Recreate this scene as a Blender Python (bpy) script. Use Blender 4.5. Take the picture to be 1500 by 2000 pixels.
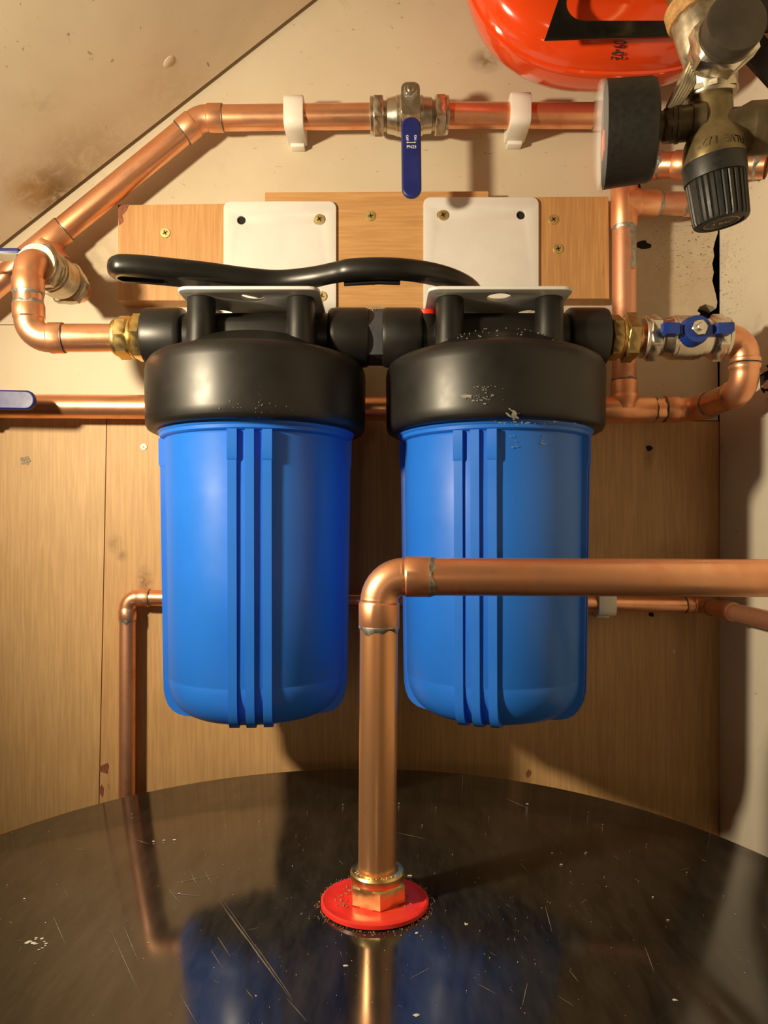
import bpy, bmesh, math, random
from mathutils import Vector, Matrix

# ------------------------------------------------------------------ reset
for o in list(bpy.data.objects):
    bpy.data.objects.remove(o)
scene = bpy.context.scene
COL = scene.collection
random.seed(7)

# ------------------------------------------------------------------ camera
F = 1400.0            # focal length in pixels of the 1500x2000 frame
HOR = 1040.0          # pixel row of the horizon
CZ = 1.365            # camera height above the floor (m)
cd = bpy.data.cameras.new('camera')
cam = bpy.data.objects.new('camera', cd)
COL.objects.link(cam)
cam.location = (0, 0, CZ)
cam.rotation_euler = (math.pi / 2, 0, 0)
cd.sensor_fit = 'AUTO'
cd.sensor_width = 36.0
cd.lens = F / 2000.0 * 36.0
cd.shift_y = (HOR - 1000.0) / 2000.0
cd.clip_start = 0.01
scene.camera = cam

# ------------------------------------------------------------------ world, lamps, exposure
w = bpy.data.worlds.new('world')
scene.world = w
w.use_nodes = True
w.node_tree.nodes['Background'].inputs[0].default_value = (1.0, 0.85, 0.62, 1)
w.node_tree.nodes['Background'].inputs[1].default_value = 0.02

def lamp(name, loc, power, color, radius):
    l = bpy.data.lights.new(name, 'POINT')
    l.energy = power
    l.color = color
    l.shadow_soft_size = radius
    o = bpy.data.objects.new(name, l)
    COL.objects.link(o)
    o.location = loc
    return o
def work_lamp(loc, target, power, color, radius, cone):
    l = bpy.data.lights.new('work_lamp', 'SPOT')
    l.energy = power
    l.color = color
    l.shadow_soft_size = radius
    l.spot_size = math.radians(cone)
    l.spot_blend = 1.0
    o = bpy.data.objects.new('work_lamp', l)
    COL.objects.link(o)
    o.location = loc
    o.rotation_euler = (Vector(target) - Vector(loc)).to_track_quat('-Z', 'Y').to_euler()
work_lamp((-0.46, 0.180, CZ + 0.188), (0.22, 0.64, CZ + 0.13), 26.5, (1.0, 0.82, 0.55), 0.025, 134)
lamp('fill_light', (-0.10, -0.55, CZ - 0.02), 0.9, (1.0, 0.80, 0.52), 0.05)  # added dim fill behind the camera, lifts the shadows

scene.view_settings.view_transform = 'Standard'
scene.view_settings.look = 'None'
scene.view_settings.gamma = 1.0
scene.view_settings.use_curve_mapping = False
scene.view_settings.exposure = 0.0

# ------------------------------------------------------------------ helpers
def P(x, y, Y):
    """pixel of the 1500x2000 photograph, at depth Y from the camera -> world"""
    return Vector(((x - 750.0) * Y / F, Y, CZ + (HOR - y) * Y / F))

def R(X, Y, Z):
    """camera relative height -> world"""
    return Vector((X, Y, CZ + Z))

def frame(z, origin=(0, 0, 0), xhint=(0, 0, 1)):
    """matrix whose local +Z is z, local +X near xhint, at origin"""
    z = Vector(z).normalized()
    x = Vector(xhint)
    if abs(z.dot(x.normalized())) > 0.99:
        x = Vector((1, 0, 0))
    x = (x - z * z.dot(x)).normalized()
    y = z.cross(x)
    m = Matrix((x, y, z)).transposed().to_4x4()
    m.translation = Vector(origin)
    return m

class B:
    def __init__(self):
        self.bm = bmesh.new()
        self.mi = 0
    def face(self, vs):
        try:
            f = self.bm.faces.new(vs)
            f.material_index = self.mi
            return f
        except ValueError:
            return None
    def rings(self, rings, closed_ends=True):
        rr = [[self.bm.verts.new(p) for p in r] for r in rings]
        for a, b in zip(rr[:-1], rr[1:]):
            n = max(len(a), len(b))
            for i in range(n):
                j = (i + 1) % n
                if len(a) == 1 and len(b) == 1:
                    continue
                if len(a) == 1:
                    self.face((a[0], b[j], b[i]))
                elif len(b) == 1:
                    self.face((a[i], a[j], b[0]))
                else:
                    self.face((a[i], a[j], b[j], b[i]))
        if closed_ends:
            if len(rr[0]) > 2:
                self.face(list(reversed(rr[0])))
            if len(rr[-1]) > 2:
                self.face(rr[-1])
        return self
    def lathe(self, prof, M=None, n=48, ends=True, phase=0.0):
        M = M or Matrix()
        rings = []
        for r, z in prof:
            if r < 1e-7:
                rings.append([M @ Vector((0, 0, z))])
            else:
                rings.append([M @ Vector((r * math.cos(phase + 2 * math.pi * i / n),
                                          r * math.sin(phase + 2 * math.pi * i / n), z)) for i in range(n)])
        return self.rings(rings, ends)
    def hexnut(self, flats, h, M, n=6, phase=0.0, ch=0.12):
        """hexagon with round chamfers at both ends, made as a blend"""
        rc = flats / 2 / math.cos(math.pi / n)
        ri = flats / 2
        N = n * 4
        def ring(z, cap):
            out = []
            for i in range(N):
                a = 2 * math.pi * i / N
                k = (a % (2 * math.pi / n)) - math.pi / n
                rr = min(ri / math.cos(k), cap)
                out.append(M @ Vector((rr * math.cos(a + phase), rr * math.sin(a + phase), z)))
            return out
        e = h * ch
        return self.rings([ring(0, ri * 0.985), ring(e, rc), ring(h - e, rc), ring(h, ri * 0.985)])
    def tube(self, pts, radii, n=28, ends=True):
        pts = [Vector(p) for p in pts]
        if not hasattr(radii, '__len__'):
            radii = [radii] * len(pts)
        # tangents
        tans = []
        for i in range(len(pts)):
            a = pts[i] - pts[i - 1] if i > 0 else None
            b = pts[i + 1] - pts[i] if i < len(pts) - 1 else None
            if a is not None and a.length < 1e-8: a = None
            if b is not None and b.length < 1e-8: b = None
            t = (a.normalized() if a else Vector()) + (b.normalized() if b else Vector())
            if t.length < 1e-8:
                t = tans[-1] if tans else Vector((0, 0, 1))
            tans.append(t.normalized())
        u = Vector((0, 0, 1))
        if abs(u.dot(tans[0])) > 0.9:
            u = Vector((1, 0, 0))
        rings = []
        for p, t, r in zip(pts, tans, radii):
            u = (u - t * t.dot(u)).normalized()
            v = t.cross(u)
            rings.append([p + (u * math.cos(2 * math.pi * i / n) + v * math.sin(2 * math.pi * i / n)) * r for i in range(n)])
        return self.rings(rings, ends)
    def box(self, lo, hi, M=None, bevel=0.0, seg=2):
        M = M or Matrix()
        lo, hi = Vector(lo), Vector(hi)
        c = (lo + hi) / 2
        s = hi - lo
        r = bmesh.ops.create_cube(self.bm, size=1.0)
        vs = r['verts']
        for v in vs:
            v.co = Vector((c.x + v.co.x * s.x, c.y + v.co.y * s.y, c.z + v.co.z * s.z))
        fs = set()
        for v in vs:
            for f in v.link_faces:
                fs.add(f)
        for f in fs:
            f.material_index = self.mi
        if bevel > 0:
            es = set()
            for v in vs:
                for e in v.link_edges:
                    es.add(e)
            q = bmesh.ops.bevel(self.bm, geom=list(es), offset=bevel, segments=seg, profile=0.5, affect='EDGES')
            vs = list({v for f in q['faces'] for v in f.verts} | {v for v in vs if v.is_valid})
            for f in q['faces']:
                f.material_index = self.mi
        for v in vs:
            v.co = M @ v.co
        return self
    def prism(self, pts, h, M, bevel=0.0):
        """polygon (local xy) extruded from z=0 to z=h"""
        a = [M @ Vector((x, y, 0)) for x, y in pts]
        b = [M @ Vector((x, y, h)) for x, y in pts]
        return self.rings([a, b])
    def poly(self, pts):
        self.face([self.bm.verts.new(p) for p in pts])
        return self
    def done(self, name, mats, parent=None, angle=35, label=None, kind=None, flip=True):
        if flip:
            bmesh.ops.recalc_face_normals(self.bm, faces=self.bm.faces[:])
        lim = math.radians(angle)
        for e in self.bm.edges:
            if len(e.link_faces) == 2:
                e.smooth = e.calc_face_angle(0) < lim
        for f in self.bm.faces:
            f.smooth = True
        me = bpy.data.meshes.new(name)
        self.bm.to_mesh(me)
        self.bm.free()
        return put(name, me, mats, parent, label, kind)

def put(name, me, mats, parent=None, label=None, kind=None):
    for m in (mats if isinstance(mats, (list, tuple)) else [mats]):
        me.materials.append(M_[m])
    o = bpy.data.objects.new(name, me)
    COL.objects.link(o)
    if parent is not None:
        o.parent = parent
        o.matrix_parent_inverse = world_mat(parent).inverted()
    if label: o['label'] = label
    if kind: o['kind'] = kind
    return o

def world_mat(o):
    m = Matrix.LocRotScale(o.location, o.rotation_euler, o.scale)
    if o.parent:
        return world_mat(o.parent) @ o.matrix_parent_inverse @ m
    return m

def thing(name, label, cat, loc, group=None):
    o = bpy.data.objects.new(name, None)
    COL.objects.link(o)
    o.empty_display_size = 0.02
    o.location = loc
    o['label'] = label
    o['category'] = cat
    if group: o['group'] = group
    return o

def tag(o, label, cat, group=None):
    o['label'] = label
    o['category'] = cat
    if group: o['group'] = group
    return o

def curve_mesh(loops, thick, bevel=0.0):
    """flat shape with holes (first loop outer) extruded symmetric about local z=0"""
    c = bpy.data.curves.new('tmp', 'CURVE')
    c.dimensions = '2D'
    c.fill_mode = 'BOTH'
    for lp in loops:
        s = c.splines.new('POLY')
        s.points.add(len(lp) - 1)
        for q, (x, y) in zip(s.points, lp):
            q.co = (x, y, 0, 1)
        s.use_cyclic_u = True
    c.extrude = max(thick / 2 - bevel, 0.00005)
    c.bevel_depth = bevel
    c.bevel_resolution = 2 if bevel > 0 else 0
    c.offset = -bevel
    o = bpy.data.objects.new('tmp', c)
    COL.objects.link(o)
    dg = bpy.context.evaluated_depsgraph_get()
    me = bpy.data.meshes.new_from_object(o.evaluated_get(dg))
    bpy.data.objects.remove(o)
    bpy.data.curves.remove(c)
    me.materials.clear()
    return me

def plate(name, loops, thick, M, mats, parent=None, bevel=0.0, label=None):
    me = curve_mesh(loops, thick, bevel)
    me.transform(M)
    bm = bmesh.new(); bm.from_mesh(me)
    bmesh.ops.remove_doubles(bm, verts=bm.verts, dist=1e-6)
    for f in bm.faces: f.smooth = True
    for e in bm.edges:
        if len(e.link_faces) == 2:
            e.smooth = e.calc_face_angle(0) < math.radians(32)
    bm.to_mesh(me); bm.free()
    return put(name, me, mats, parent, label)

def text_mesh(name, s, size, M, mat, parent, thick=0.0002, spacing=1.0):
    c = bpy.data.curves.new('tmp', 'FONT')
    c.body = s
    c.size = size
    c.align_x = 'CENTER'
    c.align_y = 'CENTER'
    c.extrude = thick
    c.space_character = spacing
    o = bpy.data.objects.new('tmp', c)
    COL.objects.link(o)
    dg = bpy.context.evaluated_depsgraph_get()
    me = bpy.data.meshes.new_from_object(o.evaluated_get(dg))
    bpy.data.objects.remove(o)
    bpy.data.curves.remove(c)
    me.materials.clear()
    me.transform(M)
    return put(name, me, mat, parent)

def circle(cx, cy, r, n=24):
    return [(cx + r * math.cos(2 * math.pi * i / n), cy + r * math.sin(2 * math.pi * i / n)) for i in range(n)]

def rrect(x0, y0, x1, y1, r, n=6):
    out = []
    for cx, cy, a0 in ((x1 - r, y0 + r, -90), (x1 - r, y1 - r, 0), (x0 + r, y1 - r, 90), (x0 + r, y0 + r, 180)):
        for i in range(n + 1):
            a = math.radians(a0 + 90 * i / n)
            out.append((cx + r * math.cos(a), cy + r * math.sin(a)))
    return out

# ------------------------------------------------------------------ materials
M_ = {}
class N:
    """small node tree writer"""
    def __init__(self, name):
        self.m = bpy.data.materials.new(name)
        self.m.use_nodes = True
        self.t = self.m.node_tree
        self.b = self.t.nodes['Principled BSDF']
        M_[name] = self.m
    def node(self, ty, **kw):
        n = self.t.nodes.new(ty)
        for k, v in kw.items():
            setattr(n, k, v)
        return n
    def link(self, a, b):
        self.t.links.new(a, b)
    def pos(self):
        return self.node('ShaderNodeNewGeometry').outputs['Position']
    def mapping(self, scale, vec=None, rot=(0, 0, 0), loc=(0, 0, 0)):
        mp = self.node('ShaderNodeMapping')
        mp.inputs['Scale'].default_value = scale
        mp.inputs['Rotation'].default_value = rot
        mp.inputs['Location'].default_value = loc
        self.link(vec if vec is not None else self.pos(), mp.inputs['Vector'])
        return mp.outputs['Vector']
    def noise(self, vec, scale, detail=3, rough=0.55, dist=0.0):
        n = self.node('ShaderNodeTexNoise')
        n.inputs['Scale'].default_value = scale
        n.inputs['Detail'].default_value = detail
        n.inputs['Roughness'].default_value = rough
        n.inputs['Distortion'].default_value = dist
        self.link(vec, n.inputs['Vector'])
        return n.outputs['Fac']
    def ramp(self, fac, stops):
        r = self.node('ShaderNodeValToRGB')
        els = r.color_ramp.elements
        while len(els) < len(stops):
            els.new(0.5)
        for e, (p, c) in zip(els, stops):
            e.position = p
            e.color = (c[0], c[1], c[2], 1) if hasattr(c, '__len__') else (c, c, c, 1)
        self.link(fac, r.inputs['Fac'])
        return r.outputs['Color']
    def mix(self, fac, a, b, mode='MIX'):
        m = self.node('ShaderNodeMix')
        m.data_type = 'RGBA'
        m.blend_type = mode
        for s, v in ((0, fac), (6, a), (7, b)):
            if hasattr(v, 'links') or hasattr(v, 'is_linked'):
                self.link(v, m.inputs[s])
            elif s == 0:
                m.inputs[0].default_value = v
            else:
                m.inputs[s].default_value = (v[0], v[1], v[2], 1)
        return m.outputs[2]
    def math(self, op, a, b=None):
        m = self.node('ShaderNodeMath', operation=op)
        for i, v in enumerate((a, b)):
            if v is None: continue
            if hasattr(v, 'is_linked'):
                self.link(v, m.inputs[i])
            else:
                m.inputs[i].default_value = v
        return m.outputs[0]
    def blob(self, centre, radius, scale=(1, 1, 1)):
        """soft 0..1 patch around a world point"""
        vm = self.node('ShaderNodeVectorMath', operation='SUBTRACT')
        self.link(self.pos(), vm.inputs[0])
        vm.inputs[1].default_value = centre
        vs = self.node('ShaderNodeVectorMath', operation='MULTIPLY')
        self.link(vm.outputs[0], vs.inputs[0])
        vs.inputs[1].default_value = scale
        ln = self.node('ShaderNodeVectorMath', operation='LENGTH')
        self.link(vs.outputs[0], ln.inputs[0])
        mr = self.node('ShaderNodeMapRange')
        mr.inputs['From Min'].default_value = radius
        mr.inputs['From Max'].default_value = radius * 0.15
        self.link(ln.outputs['Value'], mr.inputs['Value'])
        return mr.outputs[0]
    def bump(self, h, strength=0.2, dist=0.001):
        b = self.node('ShaderNodeBump')
        b.inputs['Strength'].default_value = strength
        b.inputs['Distance'].default_value = dist
        self.link(h, b.inputs['Height'])
        self.link(b.outputs['Normal'], self.b.inputs['Normal'])
    def set(self, **kw):
        for k, v in kw.items():
            s = self.b.inputs[k.replace('_', ' ')]
            if hasattr(v, 'is_linked'):
                self.link(v, s)
            elif hasattr(v, '__len__'):
                s.default_value = (v[0], v[1], v[2], 1)
            else:
                s.default_value = v
        return self

def simple(name, col, rough, metal=0.0, var=0.12, nscale=60, bump=0.0, **kw):
    n = N(name)
    f = n.noise(n.pos(), nscale, 4)
    d = [c * (1 - var) for c in col]
    l = [min(1, c * (1 + var)) for c in col]
    n.set(Base_Color=n.ramp(f, [(0.3, d), (0.7, l)]), Metallic=metal)
    n.set(Roughness=n.ramp(f, [(0.3, max(0, rough - 0.06)), (0.7, min(1, rough + 0.06))]))
    if bump:
        n.bump(f, bump)
    n.set(**kw)
    return n

def copper(name, a, b, c, rough, axis_scale=(1, 1, 1)):
    n = N(name)
    v = n.mapping(axis_scale)
    f = n.noise(v, 38, 5, 0.6, 0.4)
    g = n.noise(n.pos(), 150, 3)
    col = n.ramp(f, [(0.25, c), (0.45, a), (0.7, b)])
    n.set(Base_Color=n.mix(n.ramp(g, [(0.60, 0.0), (0.78, 0.30)]), col, c), Metallic=0.88)
    n.set(Roughness=n.ramp(f, [(0.3, rough + 0.10), (0.7, rough - 0.04)]))
    n.bump(g, 0.05, 0.0004)
copper('copper', (0.90, 0.43, 0.235), (0.96, 0.52, 0.31), (0.76, 0.33, 0.17), 0.30)
copper('copper_fitting', (0.88, 0.425, 0.23), (0.95, 0.51, 0.31), (0.76, 0.35, 0.18), 0.36)
copper('copper_dull', (0.78, 0.40, 0.25), (0.86, 0.46, 0.30), (0.55, 0.26, 0.16), 0.42)
copper('copper_worn', (0.90, 0.46, 0.22), (0.97, 0.55, 0.29), (0.66, 0.29, 0.13), 0.29, (1, 1, 0.12))
simple('solder', (0.42, 0.41, 0.38), 0.45, 0.85, 0.35, 220, 0.5)
simple('solder_dark', (0.20, 0.17, 0.14), 0.5, 0.7, 0.35, 220, 0.3)
simple('brass', (0.80, 0.60, 0.25), 0.33, 1.0, 0.12, 90)
simple('brass_old', (0.42, 0.30, 0.13), 0.40, 0.9, 0.25, 110)
simple('screw_brass', (0.74, 0.60, 0.26), 0.50, 1.0, 0.1, 90)
simple('nickel', (0.70, 0.65, 0.55), 0.31, 1.0, 0.10, 120)
simple('nickel_worn', (0.58, 0.52, 0.41), 0.42, 1.0, 0.25, 130, 0.1)
simple('bronze_dark', (0.13, 0.098, 0.055), 0.45, 0.6, 0.3, 90)
simple('plug_dark', (0.075, 0.062, 0.045), 0.5, 0.3, 0.3, 60)
simple('valve_bronze', (0.22, 0.165, 0.075), 0.42, 0.65, 0.35, 70)
simple('steel', (0.70, 0.67, 0.60), 0.28, 1.0, 0.08, 100)
simple('black_plastic', (0.010, 0.009, 0.008), 0.42, 0.0, 0.15, 30, 0.0, Specular_IOR_Level=0.5)
simple('black_gloss', (0.011, 0.010, 0.009), 0.33, 0.0, 0.1, 30, 0.0, Specular_IOR_Level=0.45)
simple('black_rubber', (0.018, 0.017, 0.016), 0.48, 0.0, 0.25, 300)
simple('black_paint', (0.008, 0.007, 0.006), 0.25, 0.0, 0.2, 100, 0.0, Specular_IOR_Level=0.3)
simple('grey_plastic', (0.060, 0.063, 0.075), 0.42, 0.0, 0.15, 80)
simple('blue_plastic', (0.016, 0.160, 0.72), 0.37, 0.0, 0.03, 20)
simple('navy_vinyl', (0.013, 0.021, 0.155), 0.40, 0.0, 0.08, 60)
simple('blue_handle', (0.010, 0.046, 0.31), 0.32, 0.0, 0.1, 80)
simple('white_steel', (0.70, 0.69, 0.67), 0.38, 0.0, 0.03, 60)
simple('white_clip', (0.80, 0.77, 0.72), 0.45, 0.0, 0.05, 60, 0.0, Subsurface_Weight=0.15, Subsurface_Scale=0.004)
simple('white_print', (0.85, 0.85, 0.85), 0.5, 0.0, 0.05, 60)
simple('black_print', (0.02, 0.012, 0.01), 0.4, 0.0, 0.05, 60)
simple('red_vessel', (0.74, 0.060, 0.008), 0.16, 0.0, 0.08, 20, 0.0, Coat_Weight=0.4)
simple('red_rubber', (0.80, 0.035, 0.025), 0.35, 0.0, 0.10, 90)
simple('red_button', (0.75, 0.03, 0.01), 0.35, 0.0, 0.05, 90)
simple('hemp', (0.42, 0.23, 0.08), 0.7, 0.0, 0.35, 300, 0.5)
simple('dark_cavity', (0.012, 0.009, 0.007), 0.9, 0.0, 0.3, 60)
simple('fleck', (0.60, 0.56, 0.48), 0.8, 0.0, 0.2, 300)
simple('scratch', (0.24, 0.21, 0.17), 0.7, 0.0, 0.3, 200)
simple('dust', (0.30, 0.22, 0.13), 0.9, 0.0, 0.4, 500)
simple('knot_grey', (0.33, 0.26, 0.18), 0.8, 0.0, 0.45, 400, 0.3)
simple('scuff', (0.20, 0.19, 0.17), 0.7, 0.0, 0.4, 500)
simple('gauge_face', (0.75, 0.72, 0.62), 0.5, 0.0, 0.05, 60)
simple('orange_needle', (0.95, 0.10, 0.02), 0.5, 0.0, 0.05, 60)
n = N('clear_lens')
n.set(Base_Color=(0.95, 0.93, 0.95), Roughness=0.06, Alpha=0.13)

def wood(name, light, mid, dark, along='z', off=0.0, spots=()):
    n = N(name)
    sc = {'z': (1, 1, 0.045), 'x': (0.045, 1, 1)}[along]
    v = n.mapping(sc, loc=(off, off * 0.3, off * 0.7))
    v2 = n.mapping(tuple(s * 0.6 + 0.01 for s in sc), loc=(off * 2, 0, off))
    fine = n.noise(v, 420, 5, 0.65, 0.3)
    wide = n.noise(v2, 55, 4, 0.6, 0.8)
    col = n.ramp(wide, [(0.28, mid), (0.52, light), (0.75, mid)])
    col = n.mix(n.ramp(fine, [(0.42, 0.36), (0.60, 0.0)]), col, dark)
    blot = n.noise(n.pos(), 9, 3)
    col = n.mix(n.ramp(blot, [(0.52, 0.0), (0.78, 0.30)]), col, dark)
    # short dark ticks of the veneer
    tick = n.noise(n.mapping({'z': (1, 1, 0.16), 'x': (0.16, 1, 1)}[along], loc=(off, 1, 2)), 170, 2)
    col = n.mix(n.ramp(tick, [(0.735, 0.0), (0.79, 0.7)]), col, [d * 0.5 for d in dark])
    for centre, rad, scl, fac in spots:
        bl = n.math('MULTIPLY', n.blob(centre, rad, scl), n.ramp(n.noise(n.pos(), 130, 4, 0.7, 1.0), [(0.35, 0.2), (0.6, 1.0)]))
        col = n.mix(n.math('MULTIPLY', bl, fac), col, (0.16, 0.08, 0.03))
    n.set(Base_Color=col, Roughness=0.55)
    n.bump(fine, 0.12, 0.0006)
    return n
wood('wood_panel', (0.63, 0.405, 0.190), (0.58, 0.360, 0.160), (0.37, 0.205, 0.08), 'z', 0.3)
wood('wood_panel_mid', (0.61, 0.375, 0.165), (0.56, 0.335, 0.14), (0.35, 0.18, 0.07), 'z', 1.9, [(P(283, 1138, 0.70), 0.016, (1.6, 1, 0.8), 0.8), (P(224, 1062, 0.70), 0.009, (1, 1, 0.8), 0.6), (P(238, 1085, 0.70), 0.007, (1, 1, 1), 0.7), (P(1266, 890, 0.70), 0.014, (2.2, 1, 0.7), 0.6), (P(1300, 1080, 0.70), 0.03, (1, 1, 2), 0.3)])
wood('wood_board', (0.58, 0.32, 0.125), (0.50, 0.26, 0.095), (0.30, 0.14, 0.045), 'z', 3.1)
wood('wood_board_flat', (0.58, 0.33, 0.13), (0.50, 0.27, 0.10), (0.32, 0.15, 0.05), 'x', 4.2)
simple('splinter', (0.24, 0.08, 0.045), 0.8, 0.0, 0.4, 300, 0.5)

def paint(name, base, stain, spots=(), speck=None, amount=0.35):
    n = N(name)
    p = n.pos()
    a = n.noise(p, 5, 4, 0.6, 0.5)
    b = n.noise(p, 26, 5, 0.65, 0.6)
    c = n.noise(n.mapping((1, 1, 2.2)), 95, 3, 0.6, 0.8)
    col = n.mix(n.ramp(a, [(0.45, 0.0), (0.75, amount)]), base, stain)
    col = n.mix(n.ramp(b, [(0.62, 0.0), (0.80, amount * 0.8)]), col, [s * 0.6 for s in stain])
    col = n.mix(n.ramp(c, [(0.69, 0.0), (0.74, 0.6)]), col, [s * 0.35 for s in stain])
    for centre, rad, scl, colr, fac in spots:
        bl = n.blob(centre, rad, scl)
        rough = n.ramp(n.noise(p, 60, 5, 0.7, 1.2), [(0.30, 0.15), (0.55, 1.0)])
        col = n.mix(n.math('MULTIPLY', n.math('MULTIPLY', bl, rough), fac), col, colr)
    if speck:
        centre, rad, scl = speck
        bl = n.blob(centre, rad, scl)
        sp = n.noise(n.mapping((1, 1, 2.2)), 210, 3, 0.6, 0.8)
        thr = n.ramp(sp, [(0.61, 0.0), (0.65, 1.0)])
        col = n.mix(n.math('MULTIPLY', thr, bl), col, (0.10, 0.055, 0.025))
    n.set(Base_Color=col, Roughness=0.55)
    n.bump(b, 0.12, 0.002)
YW = 0.700
cream, stain = (0.63, 0.555, 0.425), (0.45, 0.35, 0.21)
paint('paint_wall', cream, stain,
      spots=[(P(950, 118, YW), 0.020, (1, 1, 1.4), (0.22, 0.16, 0.09), 0.9),
             (P(180, 520, YW), 0.05, (1, 1, 1), (0.38, 0.31, 0.19), 0.7),
             (P(1330, 560, YW), 0.08, (1, 1, 1), (0.50, 0.36, 0.22), 0.6)],
      speck=(P(1345, 490, YW), 0.055, (1, 1, 1.0)))
paint('paint_strip', (0.63, 0.55, 0.40), stain, amount=0.25)
paint('paint_side', (0.70, 0.64, 0.52), (0.40, 0.33, 0.23), speck=(Vector((0.3275, 0.69, CZ + 0.24)), 0.055, (1, 1, 0.8)), amount=0.5)
SL = 0.784
ST = 0.20             # added tilt towards the room, shaped so the board catches more lamp light
def slope_z(X, Y=0.70): return 0.569 + SL * X + ST * (0.70 - Y)
def on_slope(x, y):
    dx, dz = (x - 750) / F, (HOR - y) / F
    Y = (0.569 + ST * 0.70) / (dz - SL * dx + ST)
    return R(dx * Y, Y, dz * Y)
paint('paint_slope', (0.80, 0.72, 0.57), (0.46, 0.37, 0.23),
      spots=[(on_slope(105, 372), 0.034, (1, 1, 1), (0.13, 0.06, 0.015), 1.0),
             (on_slope(150, 350), 0.060, (1, 0.9, 1), (0.34, 0.25, 0.14), 0.5),
             (on_slope(60, 372), 0.030, (1, 1, 1), (0.50, 0.30, 0.09), 0.8),
             (on_slope(210, 300), 0.060, (1, 1, 1), (0.50, 0.38, 0.23), 0.4),
             (on_slope(330, 190), 0.050, (1, 1, 1), (0.50, 0.38, 0.23), 0.35)], amount=0.4)

def tank_mat():
    n = N('tank_black')
    p = n.pos()
    a = n.noise(p, 14, 5, 0.6, 0.8)
    b = n.noise(n.mapping((1, 0.25, 1), rot=(0, 0, 0.5)), 90, 4, 0.7)
    n.set(Base_Color=n.ramp(b, [(0.35, (0.012, 0.011, 0.009)), (0.8, (0.045, 0.038, 0.029))]))
    n.set(Roughness=n.ramp(a, [(0.3, 0.08), (0.7, 0.17)]))
    n.set(Specular_IOR_Level=0.8)
tank_mat()
simple('floor_board', (0.30, 0.20, 0.11), 0.6, 0.0, 0.25, 12)

# ------------------------------------------------------------------ the setting
def structure(o):
    o['kind'] = 'structure'
    return o
XR = 0.3275
YF = -1.10
XL = -1.00
b = B(); b.box((XL - .05, YF - .05, -0.03), (XR + .05, YW + .05, 0.0))
structure(b.done('floor', 'floor_board'))
wall_back = B()
wall_back.box((XL - .02, YW + 0.016, 0), (XR + .04, YW + 0.04, CZ + 1.32))
wall_back = structure(wall_back.done('wall_back', 'dark_cavity'))
b = B()
b.box((XR, YF, 0), (XR + 0.02, YW - 0.0005, CZ + 1.32))
wall_right = structure(b.done('wall_right', 'paint_side'))
b = B(); b.box((XL - .02, YF, 0), (XL, YW + 0.016, CZ + slope_z(XL) + 0.55))
structure(b.done('wall_left', 'paint_strip'))
b = B(); b.box((XL, YF - 0.02, 0), (XR, YF, CZ + 1.32))
structure(b.done('wall_front', 'paint_strip'))
# sloping ceiling board, its back edge stops a few mm short of the wall
b = B()
d = Vector((1, 0, SL)).normalized()
nrm = Vector((-SL, ST, 1)).normalized()
XC = -0.42
p0, p1 = R(XC, 0, slope_z(XC)), R(XR, 0, slope_z(XR))
ring = lambda Y: [Vector((q.x, Y, q.z + ST * (0.70 - Y))) for q in (p0, p1, p1 + nrm * 0.014, p0 + nrm * 0.014)]
b.rings([ring(YF), ring(YW - 0.0055)])
up = Vector((0, 0, 0.13))  # unseen raised part, shaped to keep the ceiling clear of the lamp
q0, q1 = R(XL, 0, slope_z(XL)) + up, R(XC + 0.05, 0, slope_z(XC + 0.05)) + up
ring2 = lambda Y: [Vector((q.x, Y, q.z + ST * (0.70 - Y))) for q in (q0, q1, q1 + nrm * 0.014, q0 + nrm * 0.014)]
b.rings([ring2(YF), ring2(YW + 0.01)])
face_ = lambda Y: [Vector((x, Y, CZ + slope_z(XC, Y) + z)) for x, z in ((XC + 0.004, 0.005), (XC + 0.018, 0.016), (XC + 0.018, 0.165), (XC + 0.004, 0.165))]
b.rings([face_(YF), face_(YW + 0.01)])
ceiling = structure(b.done('ceiling', 'paint_slope'))
# filled nail blob on the slope
q = on_slope(330, 120)
b = B()
b.lathe([(0.0001, 0.0009), (0.003, 0.0008), (0.0048, 0.0003), (0.0055, -0.001)], frame(-nrm, q) @ Matrix.Diagonal((1.25, 0.85, 1, 1)), 18)
b.done('filler_blob', 'paint_slope', ceiling)

def wall_piece(name, pix, mat, Y=YW, th=0.0155, label=None):
    a = [P(x, y, Y) for x, y in pix]
    bb = [v + Vector((0, th, 0)) for v in a]
    o = B(); o.rings([a, bb])
    return o.done(name, mat, wall_back, label=label)
BOT = HOR + CZ * F / YW
wall_piece('painted_panel', [(-1240, -860), (1403, -860), (1403, 380), (1402, 455), (1397, 470), (1393, 486), (1395, 500), (1391, 515),
                             (1394, 532), (1391, 548), (1394, 560), (1398, 575), (1401, 590), (1399, 602), (1391, 598), (1378, 594),
                             (1366, 599), (1362, 608), (1368, 612), (1362, 622), (1357, 634.2), (-1240, 633.2)], 'paint_wall',
           label='cream painted upper panel with torn right edge')
wall_piece('painted_panel', [(-1240, 635), (1357, 635.5), (1380, 634), (1392, 640), (1401, 660), (1402.5, 821), (-1240, 817)], 'paint_strip')
wall_piece('wood_panel', [(-1240, 819), (207.5, 819), (203, 1060), (192.5, 1560), (180, BOT - 2), (-1240, BOT - 2)], 'wood_panel')
wall_piece('wood_panel', [(209.3, 819), (1404, 823), (1406, 1400), (1407, BOT - 2), (182, BOT - 2), (194.5, 1560), (205, 1060)], 'wood_panel_mid')

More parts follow.
